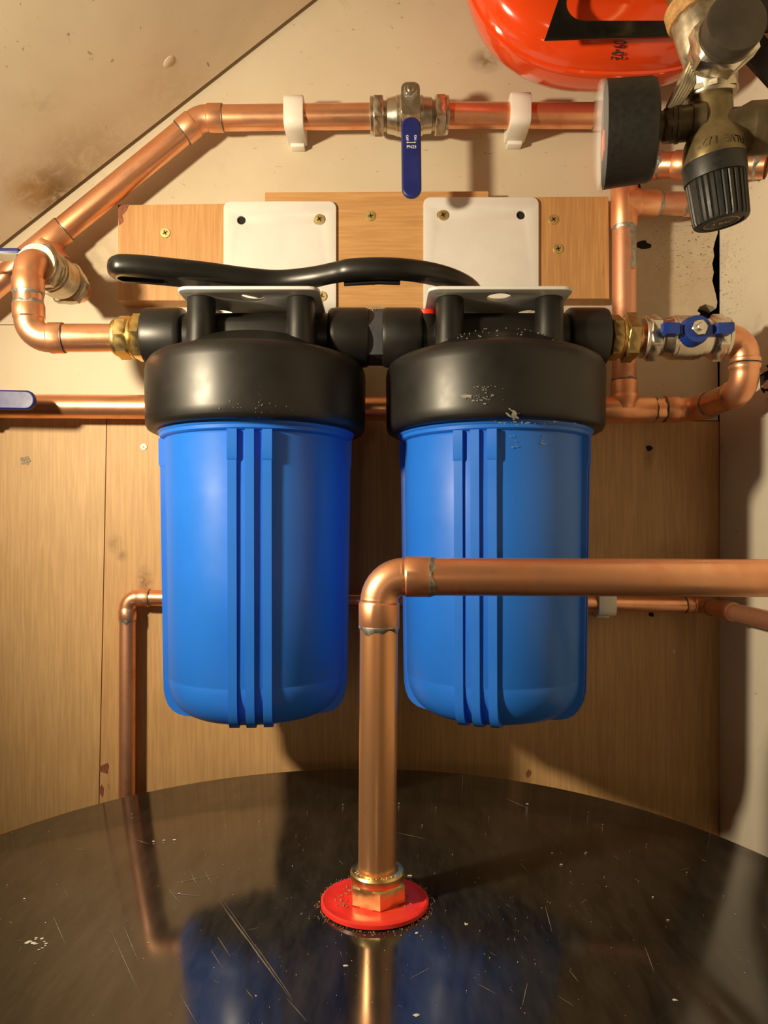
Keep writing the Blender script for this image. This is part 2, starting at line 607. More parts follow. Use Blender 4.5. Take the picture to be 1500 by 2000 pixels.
def knot(x, y, r, mat, parent, Y=YW, sx=1.0):
    b = B()
    pts = []
    for i in range(11):
        a = 2 * math.pi * i / 11
        k = r * random.uniform(0.6, 1.15)
        pts.append(P(x, y, Y) + Vector((k * sx * math.cos(a), -0.0004, k * math.sin(a))))
    b.rings([pts, [v + Vector((0, 0.0006, 0)) for v in pts]])
    return b.done('wood_scar', mat, parent)
knot(50, 900, 0.0055, 'knot_grey', wall_back, sx=1.25)
knot(205, 1500, 0.0055, 'splinter', wall_back)
knot(1268, 875, 0.0035, 'dark_cavity', wall_back)
knot(1272, 1199, 0.0032, 'dark_cavity', wall_back)
knot(199, 1545, 0.006, 'splinter', wall_back, sx=0.4)
knot(1316, 1272, 0.0025, 'fleck', wall_back, sx=0.7)
knot(1032, 1510, 0.004, 'splinter', wall_back, sx=0.6)
knot(1254, 478, 0.0055, 'dark_cavity', wall_back, sx=1.7).name = 'paint_chip'
knot(1247, 362, 0.0040, 'dark_cavity', wall_back, sx=0.6).name = 'paint_chip'
# torn hole low on the right hand wall with curled paint flakes
b = B()
hx = XR - 0.0006
pts = []
for (x, y) in ((1483, 722), (1500, 712), (1530, 716), (1540, 760), (1512, 772), (1496, 776), (1485, 758)):
    Y = hx * F / (x - 750)
    pts.append(Vector((hx, Y, CZ + (HOR - y) * Y / F)))
b.rings([pts, [v + Vector((0.0005, 0, 0)) for v in pts]])
b.done('torn_hole', 'dark_cavity', wall_right)
for quad in (((1480, 728), (1496, 712), (1500, 722), (1484, 734)), ((1484, 756), (1502, 742), (1520, 748), (1500, 760)), ((1488, 772), (1500, 764), (1515, 770), (1496, 780))):
    b = B(); pts = []
    for k, (x, y) in enumerate(quad):
        Y = (hx - 0.002) * F / (x - 750)
        pts.append(Vector((hx - 0.001 - 0.003 * (k % 2), Y, CZ + (HOR - y) * Y / F)))
    b.rings([pts, [v + Vector((0.0006, 0, 0)) for v in pts]])
    b.done('paint_flake', 'paint_side', wall_right)

# ------------------------------------------------------------------ screws
def screw(x, y, Y, parent, r=0.0046, turn=0.4, proud=0.0008):
    c = P(x, y, Y)
    Mx = frame((0, -1, 0), c)
    b = B()
    b.lathe([(r * 0.9, -0.0010), (r, proud * 0.4), (r * 0.93, proud), (r * 0.45, proud * 1.05), (0, proud * 1.05)], Mx, 20)
    b.mi = 1
    for a in (turn, turn + math.pi / 2):
        Mr = Mx @ Matrix.Rotation(a, 4, 'Z')
        b.box((-r * 0.50, -r * 0.13, proud * 0.6), (r * 0.50, r * 0.13, proud * 1.2), Mr)
    return b.done('screw', ['screw_brass', 'bronze_dark'], parent)
screw(281, 873, YW, wall_back, 0.0032, 0.7, 0.0009)

# ------------------------------------------------------------------ tank
ZT = -0.215
TC = Vector((-0.0188, 0.3534, 0))
TR = 0.3014
def on_tank(x, y, h=0.0):
    Y = -(ZT + h) * F / (y - HOR)
    return R((x - 750) / F * Y, Y, ZT + h)
tank = thing('water_tank', 'large round black water tank with scratched flat glossy top', 'tank', (TC.x, TC.y, 0))
TM = Matrix.Translation((TC.x, TC.y, 0))
b = B()
b.lathe([(TR - 0.012, 0.0), (TR - 0.004, 0.004), (TR - 0.004, CZ + ZT - 0.03)], TM, 96)
b.done('shell', 'tank_black', tank)
b = B()
h = CZ + ZT
b.lathe([(TR - 0.002, h - 0.030), (TR, h - 0.028), (TR, h - 0.003), (TR - 0.001, h - 0.0010), (TR - 0.003, h), (0.0, h)], TM, 128)
lid = b.done('lid', 'tank_black', tank, angle=50)
DC = on_tank(732, 1762)
b = B()
b.lathe([(0.0, 0.0018), (0.019, 0.0018), (0.0215, 0.0022), (0.0235, 0.0018), (0.0285, 0.0019), (0.0300, 0.0026), (0.0312, 0.0020), (0.0314, 0.0), (0.0, 0.0)],
        Matrix.Translation(DC) @ Matrix.Rotation(math.radians(-2), 4, 'X'), 64)
b.done('sealing_washer', 'red_rubber', tank, label='round red rubber sealing washer')
# scratches, flecks and dust on the lid
b = B()
def scratch(x0, y0, x1, y1, wpx=1.3):
    a, c = on_tank(x0, y0, 0.0002), on_tank(x1, y1, 0.0002)
    t = (c - a); t.z = 0
    if t.length < 1e-6: return
    s = Vector((-t.y, t.x, 0)).normalized() * (wpx * 0.5 * a.y / F)
    b.poly([a - s * .3, a + s * .3, (a + c) / 2 + s, c + s * .2, c - s * .2, (a + c) / 2 - s])
for k in range(7):
    o = random.uniform(-9, 9)
    s = random.uniform(0, 0.5); e = random.uniform(s + 0.3, 1.0)
    scratch(432 + 142 * s + o, 1758 + 200 * s, 432 + 142 * e + o * 0.6, 1758 + 200 * e, 1.1)
for q in ((215, 1815, 272, 1940), (242, 1810, 271, 1880), (104, 1790, 127, 1843), (370, 1700, 387, 1733), (397, 1697, 414, 1728), (412, 1855, 434, 1890),
          (425, 1830, 450, 1868), (300, 1850, 308, 1868), (255, 1596, 262, 1598), (150, 1658, 165, 1659), (265, 1640, 290, 1648), (1090, 1945, 1120, 1965),
          (1260, 1850, 1278, 1900), (935, 1922, 970, 1942), (1065, 1770, 1078, 1820), (1112, 1895, 1130, 1918), (330, 1744, 390, 1750), (340, 1725, 420, 1708),
          (330, 1738, 352, 1765), (990, 1560, 1030, 1578), (1015, 1685, 1030, 1702), (1370, 1560 + 118, 1380, 1683), (775, 1626, 830, 1638), (350, 1940, 385, 2000),
          (480, 1932, 494, 1950), (1030, 1920, 1020, 1965), (840, 1890, 800, 1912), (560, 1950, 600, 1995)):
    scratch(*q)
for k in range(36):
    x, y = random.uniform(0, 1500), random.uniform(1640, 1995)
    L = random.uniform(5, 26); a = random.choice((random.gauss(1.0, 0.2), random.uniform(0, 3.1)))
    scratch(x, y, x + L * math.cos(a), y + L * math.sin(a) * 0.7, 0.7)
b.done('scratches', 'scratch', tank, kind='stuff', flip=False)
b = B()
def fleck(x, y, r, asp=1.0):
    c = on_tank(x, y, 0.0002)
    if (Vector((c.x, c.y, 0)) - TC).length > TR - 0.006: return
    r = r * 0.72 * c.y / F
    n = random.choice((5, 6, 7))
    pts = []
    a0 = random.uniform(0, 6)
    for i in range(n):
        a = a0 + 2 * math.pi * i / n
        k = r * random.uniform(0.5, 1.2)
        pts.append(c + Vector((k * asp * math.cos(a), k * math.sin(a), 0)))
    top = [v + (c - v) * 0.3 + Vector((0, 0, 0.0002)) for v in pts]
    b.rings([pts, top])
for k in range(13):
    fleck(75 + random.gauss(0, 9), 1842 + random.gauss(0, 5), random.uniform(2, 6), 1.5)
for q in ((1145, 1665, 4), (1143, 1668, 3), (1078, 1666, 3), (1096, 1688, 4), (910, 1805, 5), (1318, 1953, 6), (815, 1983, 8), (1305, 1797, 3), (675, 1886, 5),
          (1030, 1570, 3), (1275, 1752, 3), (800, 1710, 5), (814, 1822, 5), (340, 1640, 4), (320, 1641, 3), (300, 1643, 4), (350, 1745, 3), (48, 1755, 3), (500, 1945, 3)):
    fleck(*q, asp=1.4)
for k in range(150):
    fleck(random.uniform(0, 1500), random.uniform(1560, 1998), abs(random.gauss(0, 0.7)) + 0.3)
for k in range(70):
    fleck(random.gauss(590, 120), random.gauss(1800, 110), abs(random.gauss(0, 0.7)) + 0.3)
for k in range(70):
    fleck(random.gauss(950, 120), random.gauss(1790, 90), abs(random.gauss(0, 0.7)) + 0.3)
b.done('paint_flecks', 'fleck', tank, kind='stuff')
b = B()
for k in range(260):
    a = random.uniform(0, 2 * math.pi)
    rr = 0.0316 + abs(random.gauss(0, 0.0016))
    if math.sin(a) < 0 and random.random() < 0.3: rr += abs(random.gauss(0, 0.003))
    c = Vector((DC.x + rr * math.cos(a), DC.y + rr * math.sin(a), CZ + ZT + 0.0002))
    r = random.uniform(0.00015, 0.0005)
    pts = [c + Vector((r * math.cos(t + k), r * math.sin(t + k), 0)) for t in (0, 1.5, 3.0, 4.6)]
    b.rings([pts, [v * 0.6 + c * 0.4 + Vector((0, 0, 0.0005)) for v in pts]])
for k in range(60):
    a = random.uniform(-0.6, 3.7)
    rr = random.uniform(0.0165, 0.023)
    c = Vector((DC.x + rr * math.cos(a), DC.y + rr * math.sin(a), CZ + ZT + 0.0021 + 0.0345 * 0 + (rr * math.sin(a)) * -0.035))
    r = random.uniform(0.0003, 0.0009)
    pts = [c + Vector((r * math.cos(t + k), r * math.sin(t + k), 0)) for t in (0, 1.5, 3.0, 4.6)]
    b.rings([pts, [v * 0.6 + c * 0.4 + Vector((0, 0, 0.0005)) for v in pts]])
b.done('dust', 'dust', tank, kind='stuff')

# ------------------------------------------------------------------ pipe helpers
R22, R15 = 0.0112, 0.0076
def pipe(a, c, root, r=R22, mat='copper', mid=None):
    b = B(); b.tube([a] + (mid or []) + [c], r, 32)
    return b.done('pipe', mat, root)
def elbow_path(c, d1, d2, bend, sock, steps=10):
    d1, d2 = Vector(d1).normalized(), Vector(d2).normalized()
    th = math.pi - d1.angle(d2)
    t = bend * math.tan(th / 2)
    s, e = c + d1 * t, c + d2 * t
    bis = (d1 + d2).normalized()
    cen = c + bis * (bend / math.cos(th / 2))
    arc = []
    u = (s - cen); axis = u.cross(e - cen).normalized()
    for i in range(steps + 1):
        arc.append(cen + Matrix.Rotation(th * i / steps, 3, axis) @ u)
    return c + d1 * (t + sock), s, arc, e, c + d2 * (t + sock)
def elbow(c, d1, d2, root, r=R22, bend=0.0135, sock=0.0145, mat='copper_fitting', joints=(1, 1), k=1.10):
    a, s, arc, e, z = elbow_path(c, d1, d2, bend, sock)
    D1, D2 = Vector(d1).normalized(), Vector(d2).normalized()
    ro, rb = r * k, r * (k - 0.085)
    pts = [a, a - D1 * 0.0006, s + D1 * 0.0012, s] + arc[1:-1] + [e, e + D2 * 0.0012, z - D2 * 0.0006, z]
    rad = [ro * 0.97, ro, ro, rb] + [rb] * (len(arc) - 2) + [rb, ro, ro, ro * 0.97]
    b = B(); b.tube(pts, rad, 32)
    o = b.done('elbow', mat, root)
    for flag, p, dd in ((joints[0], a, D1), (joints[1], z, D2)):
        if flag:
            solder(p, dd, root, r, flag)
    return a, z
def solder(p, d, root, r=R22, kind=1):
    d = Vector(d).normalized()
    rnd = random.Random(int(abs(p[0] * 1e5) + abs(p[2] * 3e5)))
    w = {1: 0.0010, 2: 0.0026, 3: 0.0016}[kind]
    n = 32
    Mx = frame(d, p)
    rings = []
    ph = rnd.uniform(0, 6)
    for z, k in ((-0.0005, 1.075), (0.0003, 1.085), (w * 0.5, 1.05), (w, 1.004)):
        ring = []
        for i in range(n):
            a = 2 * math.pi * i / n
            zz = z if z <= 0.0003 else z * (1 + (0.5 if kind == 1 else 0.8) * math.sin(a * 2 + ph) * math.sin(a * 5 + ph * 2))
            ring.append(Mx @ Vector((r * k * math.cos(a), r * k * math.sin(a), zz)))
        rings.append(ring)
    b = B(); b.rings(rings)
    return b.done('solder_joint', 'solder' if kind == 2 else 'solder_dark', root)
def tee(c, d, branch, root, half=0.021, blen=0.021, r=R22, mat='copper_fitting', joints=(1, 1, 1)):
    d, branch = Vector(d).normalized(), Vector(branch).normalized()
    ro = r * 1.10
    b = B()
    b.tube([c - d * half, c - d * (half - 0.0006), c + d * (half - 0.0006), c + d * half], [ro * .97, ro, ro, ro * .97], 32)
    b.tube([c, c + branch * (ro * 0.9), c + branch * (ro * 1.02), c + branch * (ro * 1.18), c + branch * (blen - 0.0006), c + branch * blen],
           [ro * 1.1, ro * 1.12, ro * 1.06, ro, ro, ro * .97], 32)
    b.done('tee', mat, root)
    for f, p, dd in ((joints[0], c - d * half, -d), (joints[1], c + d * half, d), (joints[2], c + branch * blen, branch)):
        if f: solder(p, dd, root, r, f)

# ------------------------------------------------------------------ ball valves
def valve_body(Mx, root, half=0.0365, mat='nickel', nutmat='nickel', r=R22, ribs=True):
    """local +X is the pipe axis"""
    ax = Mx @ Matrix.Rotation(math.pi / 2, 4, 'Y')      # local z -> +x
    b = B()
    h = half
    b.lathe([(0.0128, -h + 0.010), (0.0128, -h + 0.0155), (0.0145, -h + 0.0157), (0.0165, -0.012), (0.0172, -0.0115), (0.0172, -0.009), (0.0178, -0.0085),
             (0.0178, 0.009), (0.0168, 0.0095), (0.0168, 0.0125), (0.0155, 0.0128), (0.0150, h - 0.0157), (0.0128, h - 0.0155), (0.0128, h - 0.010)], ax, 40)
    for k in range(4):
        z = -h + 0.0108 + k * 0.0012
        b.lathe([(0.0126, z), (0.0134, z + 0.0005), (0.0126, z + 0.0010)], ax, 32)
        b.lathe([(0.0126, -z), (0.0134, -z - 0.0005), (0.0126, -z - 0.0010)], ax, 32)
    b.done('body', mat, root)
    for s in (-1, 1):
        b = B()
        if s < 0:
            m = ax @ Matrix.Translation((0, 0, -h))
        else:
            m = ax @ Matrix.Translation((0, 0, h)) @ Matrix.Rotation(math.pi, 4, 'X')
        b.lathe([(0.0118, 0), (0.0160, 0), (0.0165, 0.0005), (0.0165, 0.0028), (0.0155, 0.0032)], m, 36)
        b.hexnut(0.0335, 0.0095, m @ Matrix.Translation((0, 0, 0.003)), phase=math.radians(30))
        b.done('compression_nut', nutmat, root)

def lever_valve(name, label, centre, axis, stem, lever, lettering=True):
    """axis: pipe direction, stem: towards the handle, lever: where the lever points"""
    axis, stem, lever = Vector(axis).normalized(), Vector(stem).normalized(), Vector(lever).normalized()
    root = thing(name, label, 'valve', centre)
    mb = Matrix((axis, stem.cross(axis), stem)).transposed().to_4x4(); mb.translation = centre
    valve_body(mb, root)
    # handle frame: local x along the lever, z along the stem
    ml = Matrix((lever, stem.cross(lever), stem)).transposed().to_4x4(); ml.translation = centre
    b = B()
    b.lathe([(0.0085, 0.012), (0.0085, 0.024), (0.0070, 0.0245), (0.0070, 0.034)], ml, 28)
    b.done('stem', 'nickel', root)
    hz = 0.0345
    b = B()
    prof = [(-0.0075, 0.0084)]
    pts = []
    for (x, y) in rrect(-0.0085, -0.0083, 0.0215, 0.0083, 0.0055, 4):
        pts.append((x, y))
    b.prism(pts, 0.0024, ml @ Matrix.Translation((0, 0, hz)))
    # step of the bent lever
    b.rings([[ml @ Vector((0.0205, s * 0.0080, z)) for s, z in ((-1, hz), (1, hz), (1, hz + .0024), (-1, hz + .0024))],
             [ml @ Vector((0.0262, s * 0.0080, z)) for s, z in ((-1, hz + .003), (1, hz + .003), (1, hz + .0054), (-1, hz + .0054))]])
    plate_o = b.done('lever_plate', 'steel', root)
    # vinyl grip
    me = curve_mesh([rrect(0.0245, -0.0087, 0.0955, 0.0087, 0.0084, 8)], 0.0052, 0.0016)
    me.transform(ml @ Matrix.Translation((0, 0, hz + 0.0040)))
    for f in me.polygons: f.use_smooth = True
    grip = put('lever_grip', me, 'navy_vinyl', root)
    b = B()
    b.hexnut(0.0105, 0.0045, ml @ Matrix.Translation((0, 0, hz + 0.0024)), phase=0.3)
    b.done('lever_nut', 'steel', root)
    b = B()
    b.lathe([(0.0031, 0), (0.0031, 0.0062), (0.0026, 0.0070), (0, 0.0070)], ml @ Matrix.Translation((0, 0, hz + 0.0024)), 18)
    b.box((-0.0022, -0.0022, 0.006), (0.0022, 0.0022, 0.0074), ml @ Matrix.Translation((0, 0, hz + 0.0024)))
    b.done('spindle', 'steel', root)
    if lettering:
        zt = hz + 0.0068
        # text reads upright when the lever hangs down: up is against the lever
        tm = ml @ Matrix.Rotation(math.pi / 2, 4, 'Z')
        L = lambda x, y: tm @ Matrix.Translation((x, y, zt))
        text_mesh('lettering', 'PN25', 0.0038, L(0.0002, -0.0515), 'white_print', grip)
        text_mesh('lettering', 'ON', 0.0030, L(0.0036, -0.0434) @ Matrix.Rotation(-math.pi / 2, 4, 'Z'), 'white_print', grip)
        text_mesh('lettering', 'OFF', 0.0030, L(-0.0036, -0.0436) @ Matrix.Rotation(-math.pi / 2, 4, 'Z'), 'white_print', grip)
        b = B()
        m = L(0, -0.0476)
        b.box((-0.0030, -0.00025, -0.0001), (0.0030, 0.00025, 0.0002), m)
        for s in (-1, 1):
            b.prism([(s * 0.0028, -0.0007), (s * 0.0044, 0), (s * 0.0028, 0.0007)], 0.0003, m)
        b.done('arrow_mark', 'white_print', grip)
    return root

# ------------------------------------------------------------------ top pipe run on the wall
YP = 0.672
SD = Vector((P(351, 263, YP) - P(127, 446, YP))).normalized()      # up the slope
EC = P(391, 231, YP)
TEE = EC - SD * (EC - P(85, 481, YP)).length
VTOP = P(799, 226, YP)
run = thing('copper_pipe', 'copper pipe climbing the sloping ceiling edge then level to the hanging lever valve', 'pipe', EC)
HD = (VTOP - EC).normalized()
elbow(EC, -SD, HD, run, bend=0.020, sock=0.0145, joints=(1, 1))
pipe(EC + HD * 0.010, VTOP - HD * 0.028, run)
pipe(TEE - SD * 0.16, EC - SD * 0.010, run)
BR = Vector((SD.z, 0, -SD.x))
tee(TEE, SD, BR, run, half=0.025, blen=0.024, joints=(1, 1, 3))
VF = TEE + BR * 0.058
pipe(TEE + BR * 0.012, TEE + BR * 0.040, run)

# ------------------------------------------------------------------ top lever valve
lever_valve('lever_valve', 'nickel ball valve with a dark blue lever hanging straight down', VTOP, HD, (0, -1, 0.0), (0.01, 0, -1))

# ------------------------------------------------------------------ upper right pipe and riser
YR = 0.676
XRIS = P(1219, 400, YR)
C1 = Vector((XRIS.x, YR, P(1218, 221, YP).z))
ris = thing('copper_pipe', 'copper riser pipe with tees between the wooden boards and right wall', 'pipe', Vector((XRIS.x, YR, P(0, 800, 0.68).z)))
pipe(VTOP + HD * 0.028, C1 - Vector((0.012, 0, 0)), ris)
elbow(C1, (-1, 0, 0), (0, 0, -1), ris, bend=0.0145)
T1 = Vector((XRIS.x, YR, P(0, 322, YR).z))
T2 = Vector((XRIS.x, YR, P(0, 398, YR).z))
T3 = Vector((XRIS.x, YR, P(0, 800, YR).z))
pipe(C1 - Vector((0, 0, 0.012)), T3, ris, mat='copper_dull')
E1 = P(1497, 322, 0.613)
b1 = (E1 - T1).normalized()
tee(T1, (0, 0, 1), b1, ris, half=0.018, blen=0.033, joints=(0, 0, 2))
pipe(T1, E1 + b1 * 0.0, ris)
b = B()
cc = T1 + (E1 - T1) * 0.42
b.tube([cc - b1 * 0.006, cc - b1 * 0.005, cc + b1 * 0.008, cc + b1 * 0.009], [R22 * 1.04, R22 * 1.1, R22 * 1.1, R22 * 1.04], 32)
b.done('coupling', 'copper_fitting', ris)
solder(T1 + (E1 - T1) * 0.93, b1, ris, R22, 2)
tee(T2, (0, 0, 1), (1, 0, 0), ris, half=0.0225, blen=0.031, joints=(2, 1, 2))
pipe(T2, T2 + Vector((0.070, 0, 0)), ris, r=0.0106, mat='copper_dull')
elbow(T2 + Vector((0.084, 0, 0)), (-1, 0, 0), (0, 1, 0), ris, r=0.0103, bend=0.012, sock=0.014, joints=(2, 0))
# run of grey flux and solder down the riser
b = B()
rr = random.Random(3)
pts = []
c0 = Vector((XRIS.x, YR, 0))
strip = [(0.55, 447, 1.6), (0.62, 470, 1.1), (0.66, 500, .9), (0.60, 520, 1.1), (0.42, 532, .5)]
for i, (ang, y, wd) in enumerate(strip):
    z = P(0, y, YR).z
    row = []
    for k in range(6):
        a = ang + (k / 5 - 0.5) * wd * 0.75
        q = R22 * (1.004 + (0.05 if 0 < k < 5 else 0.0))
        row.append(Vector((c0.x + q * math.sin(a), c0.y - q * math.cos(a), z)))
    pts.append(row)
vv = [[b.bm.verts.new(p) for p in row] for row in pts]
for i in range(len(vv) - 1):
    for k in range(5):
        b.face((vv[i][k], vv[i][k + 1], vv[i + 1][k + 1], vv[i + 1][k]))
b.done('solder_run', 'solder', ris)
tee(T3 , (1, 0, 0), (0, 0, 1), ris, half=0.0275, blen=0.027, joints=(0, 3, 3))

# ------------------------------------------------------------------ return loop on the right
XLP, YLP = 0.2945, 0.585
ZP = 0.1588
L1 = Vector((XLP, YR, T3.z))
L2 = Vector((XLP, YLP, T3.z))
L3 = Vector((XLP, YLP, CZ + ZP))
loop = thing('copper_pipe', 'copper pipe loop curling up beside the right wall into the butterfly valve', 'pipe', L2)
pipe(T3 + Vector((0.026, 0, 0)), L1 - Vector((0.014, 0, 0)), loop)
elbow(L1, (-1, 0, 0), (0, -1, 0), loop, bend=0.017, sock=0.013, joints=(3, 1))
pipe(L1 + Vector((0, -0.016, 0)), L2 + Vector((0, 0.016, 0)), loop)
elbow(L2, (0, 1, 0), (0, 0, 1), loop, bend=0.0165, sock=0.0045, joints=(1, 1))
elbow(L3, (0, 0, -1), (-1, 0, 0), loop, bend=0.0165, sock=0.0042, joints=(0, 0))
pipe(L3 + Vector((-0.016, 0, 0)), L3 + Vector((-0.030, 0, 0)), loop)

# ------------------------------------------------------------------ butterfly valve
VB = R(0.2445, YLP, ZP)
bv = thing('butterfly_valve', 'nickel ball valve with a small bright blue butterfly handle', 'valve', VB)
mb = Matrix(((1, 0, 0), (0, 0, 1), (0, -1, 0))).transposed().to_4x4()
mb = Matrix((Vector((1, 0, 0)), Vector((0, 0, 1)), Vector((0, -1, 0)))).transposed().to_4x4(); mb.translation = VB
valve_body(mb, bv, half=0.0345)
b = B()
b.lathe([(0.0115, 0.013), (0.0115, 0.021), (0.0105, 0.0225), (0.0105, 0.027), (0, 0.027)], mb, 28)
hd = b.done('handle_collar', 'blue_handle', bv)
for s in (-1, 1):
    b = B()
    b.rings([[mb @ Vector((s * 0.006, y, z)) for y, z in ((-0.0035, 0.0195), (0.0035, 0.0195), (0.0035, 0.0255), (-0.0035, 0.0255))],
             [mb @ Vector((s * 0.0125, y, z)) for y, z in ((-0.0036, 0.0195), (0.0036, 0.0195), (0.0036, 0.0250), (-0.0036, 0.0250))],
             [mb @ Vector((s * 0.0150, y, z)) for y, z in ((-0.0044, 0.0190), (0.0040, 0.0190), (0.0040, 0.0290), (-0.0044, 0.0290))],
             [mb @ Vector((s * 0.0250, y, z)) for y, z in ((-0.0046, 0.0210), (0.0042, 0.0210), (0.0042, 0.0300), (-0.0046, 0.0300))],
             [mb @ Vector((s * 0.0275, y, z)) for y, z in ((-0.0020, 0.0225), (0.0040, 0.0225), (0.0040, 0.0290), (-0.0020, 0.0290))]])
    b.done('handle_wing', 'blue_handle', bv)
b = B()
b.hexnut(0.0112, 0.0040, mb @ Matrix.Translation((0, 0, 0.027)), phase=0.15)
b.lathe([(0.0031, 0.030), (0.0031, 0.0335), (0.0026, 0.0340), (0, 0.0340)], mb, 18)
b.done('handle_nut', 'steel', bv)
# short copper stub and brass union into the filter
un = thing('brass_union', 'brass union joining right filter outlet to the butterfly valve', 'pipe fitting', R(0.192, YLP, ZP))
mx = frame((1, 0, 0), R(0.184, YLP, ZP))
b = B(); b.tube([R(0.196, YLP, ZP), R(0.222, YLP, ZP)], R22, 28); b.done('pipe', 'copper', un)
b = B(); b.hexnut(0.0335, 0.0085, mx @ Matrix.Translation((0, 0, -0.001)), n=8, phase=0.2); b.done('union_body', 'brass_old', un)
b = B()
for k in range(3):
    b.lathe([(0.0155, 0.0072 + k * .0011), (0.0163, 0.0078 + k * .0011), (0.0155, 0.0083 + k * .0011)], mx, 30)
b.done('thread', 'brass', un)
b = B(); b.hexnut(0.0345, 0.0105, mx @ Matrix.Translation((0, 0, 0.0105)), phase=0.35); b.done('union_nut', 'brass_old', un)

# ------------------------------------------------------------------ lower wall run
low = thing('copper_pipe', 'long level copper pipe on the wall passing behind both filters', 'pipe', P(-200, 794, 0.68))
LV = P(-88, 793, 0.68)
pipe(LV + Vector((0.030, 0, 0)), T3 - Vector((0.026, 0, 0)), low)
pipe(LV - Vector((0.16, 0, 0)), LV - Vector((0.030, 0, 0)), low)
lever_valve('lever_valve', 'ball valve with dark blue lever lying level along the wall pipe', LV, (1, 0, 0), (0, -1, 0), (1, 0, -0.02))

# ------------------------------------------------------------------ left inlet: valve pointing at the camera, elbow, drop, inlet
VN = R(-0.287, 0.577, VF.z - CZ - 0.002)
il = thing('copper_pipe', 'copper bend dropping from the left wall valve into the left filter inlet', 'pipe', R(-0.285, 0.58, 0.155))
vd = (VN - VF).normalized()
elbow(VF, -BR, vd, il, bend=0.0135, sock=0.008, joints=(3, 0))
IC = R(-0.2855, 0.577, 0.1565)
dn = (IC - VN).normalized()
elbow(VN, -vd, dn, il, bend=0.0165, sock=0.0125, joints=(0, 2))
IE = R(-0.2145, 0.585, ZP)
ri = (IE - IC).normalized()
elbow(IC, -dn, ri, il, bend=0.0150, sock=0.0115, joints=(2, 1), mat='copper_fitting')
pipe(VN + dn * 0.015, IC - dn * 0.015, il)
pipe(IC + ri * 0.014, IE + ri * 0.012, il)
pipe(VF + vd * 0.012, VF + vd * 0.035, il)
pipe(VN - vd * 0.035, VN - vd * 0.012, il)
VC = VF + vd * 0.0525
lv = thing('wall_valve', 'worn nickel ball valve pointing out from the wall below the ceiling slope', 'valve', VC)
m0 = frame(vd, VC) @ Matrix.Rotation(-math.pi / 2, 4, 'Y')
valve_body(m0, lv, half=0.0305, mat='nickel_worn', nutmat='nickel_worn')
b = B()
hp = R(-0.306, 0.603, VC.z - CZ + 0.010)
b.tube([VC + Vector((-0.010, 0, 0.006)), hp], 0.006, 18)
b.done('stem', 'nickel_worn', lv)
b = B(); b.box((-0.062, -0.008, -0.0012), (0.006, 0.008, 0.0012), Matrix.Translation(hp)); b.done('lever_plate', 'steel', lv)
b = B(); b.box((-0.075, -0.0088, -0.0010), (0.003, 0.0088, 0.0040), Matrix.Translation(hp), 0.0014); b.done('lever_grip', 'navy_vinyl', lv)
un = thing('brass_union', 'bright brass union joining copper inlet pipe to left filter', 'pipe fitting', IE)
mx = frame((1, 0, 0), R(-0.2180, YLP, ZP))
b = B(); b.lathe([(0.0116, -0.0015), (0.0142, -0.0015), (0.0158, 0.0012), (0.0158, 0.003)], mx, 32); b.hexnut(0.0325, 0.0100, mx @ Matrix.Translation((0, 0, 0.002)), n=8, phase=0.1); b.done('union_nut', 'brass', un)
b = B(); b.lathe([(0.0140, 0.0115), (0.0165, 0.0125), (0.0172, 0.0145), (0.0150, 0.0160)], mx, 32); b.done('union_ring', 'brass', un)
b = B(); b.hexnut(0.0340, 0.0085, mx @ Matrix.Translation((0, 0, 0.0155)), phase=0.52, n=6); b.done('union_body', 'brass', un)

# ------------------------------------------------------------------ thin 15 mm pipe
Y15 = 0.686
thin = thing('thin_copper_pipe', 'thin copper pipe dropping behind the tank and running level behind filters', 'pipe', P(249, 1560, Y15))
TA = P(249, 1167, Y15)
TB = P(1374, 1182, Y15)
td = (TB - TA).normalized()
elbow(TA, (0, 0, -1), td, thin, r=R15, bend=0.0105, sock=0.0105, joints=(2, 1), k=1.12)
pipe(TA - Vector((0, 0, 0.010)), Vector((TA.x - 0.003, Y15, 0.30)), thin, r=R15, mat='copper_dull')
pipe(TA + td * 0.010, TB - td * 0.010, thin, r=R15)
elbow(TB, -td, (0, -1, 0), thin, r=R15, bend=0.0095, sock=0.008, joints=(1, 1), k=1.12)
pipe(TB + Vector((0, -0.010, 0)), TB + Vector((0, -0.36, 0.0)), thin, r=R15, mat='copper_dull')
b = B(); cc = TB + Vector((0, -0.060, 0)); b.tube([cc, cc + Vector((0, 0.002, 0)), cc + Vector((0, 0.018, 0)), cc + Vector((0, 0.02, 0))], [R15 * 1.05, R15 * 1.12, R15 * 1.12, R15 * 1.05], 26)
b.done('coupling', 'copper_dull', thin)

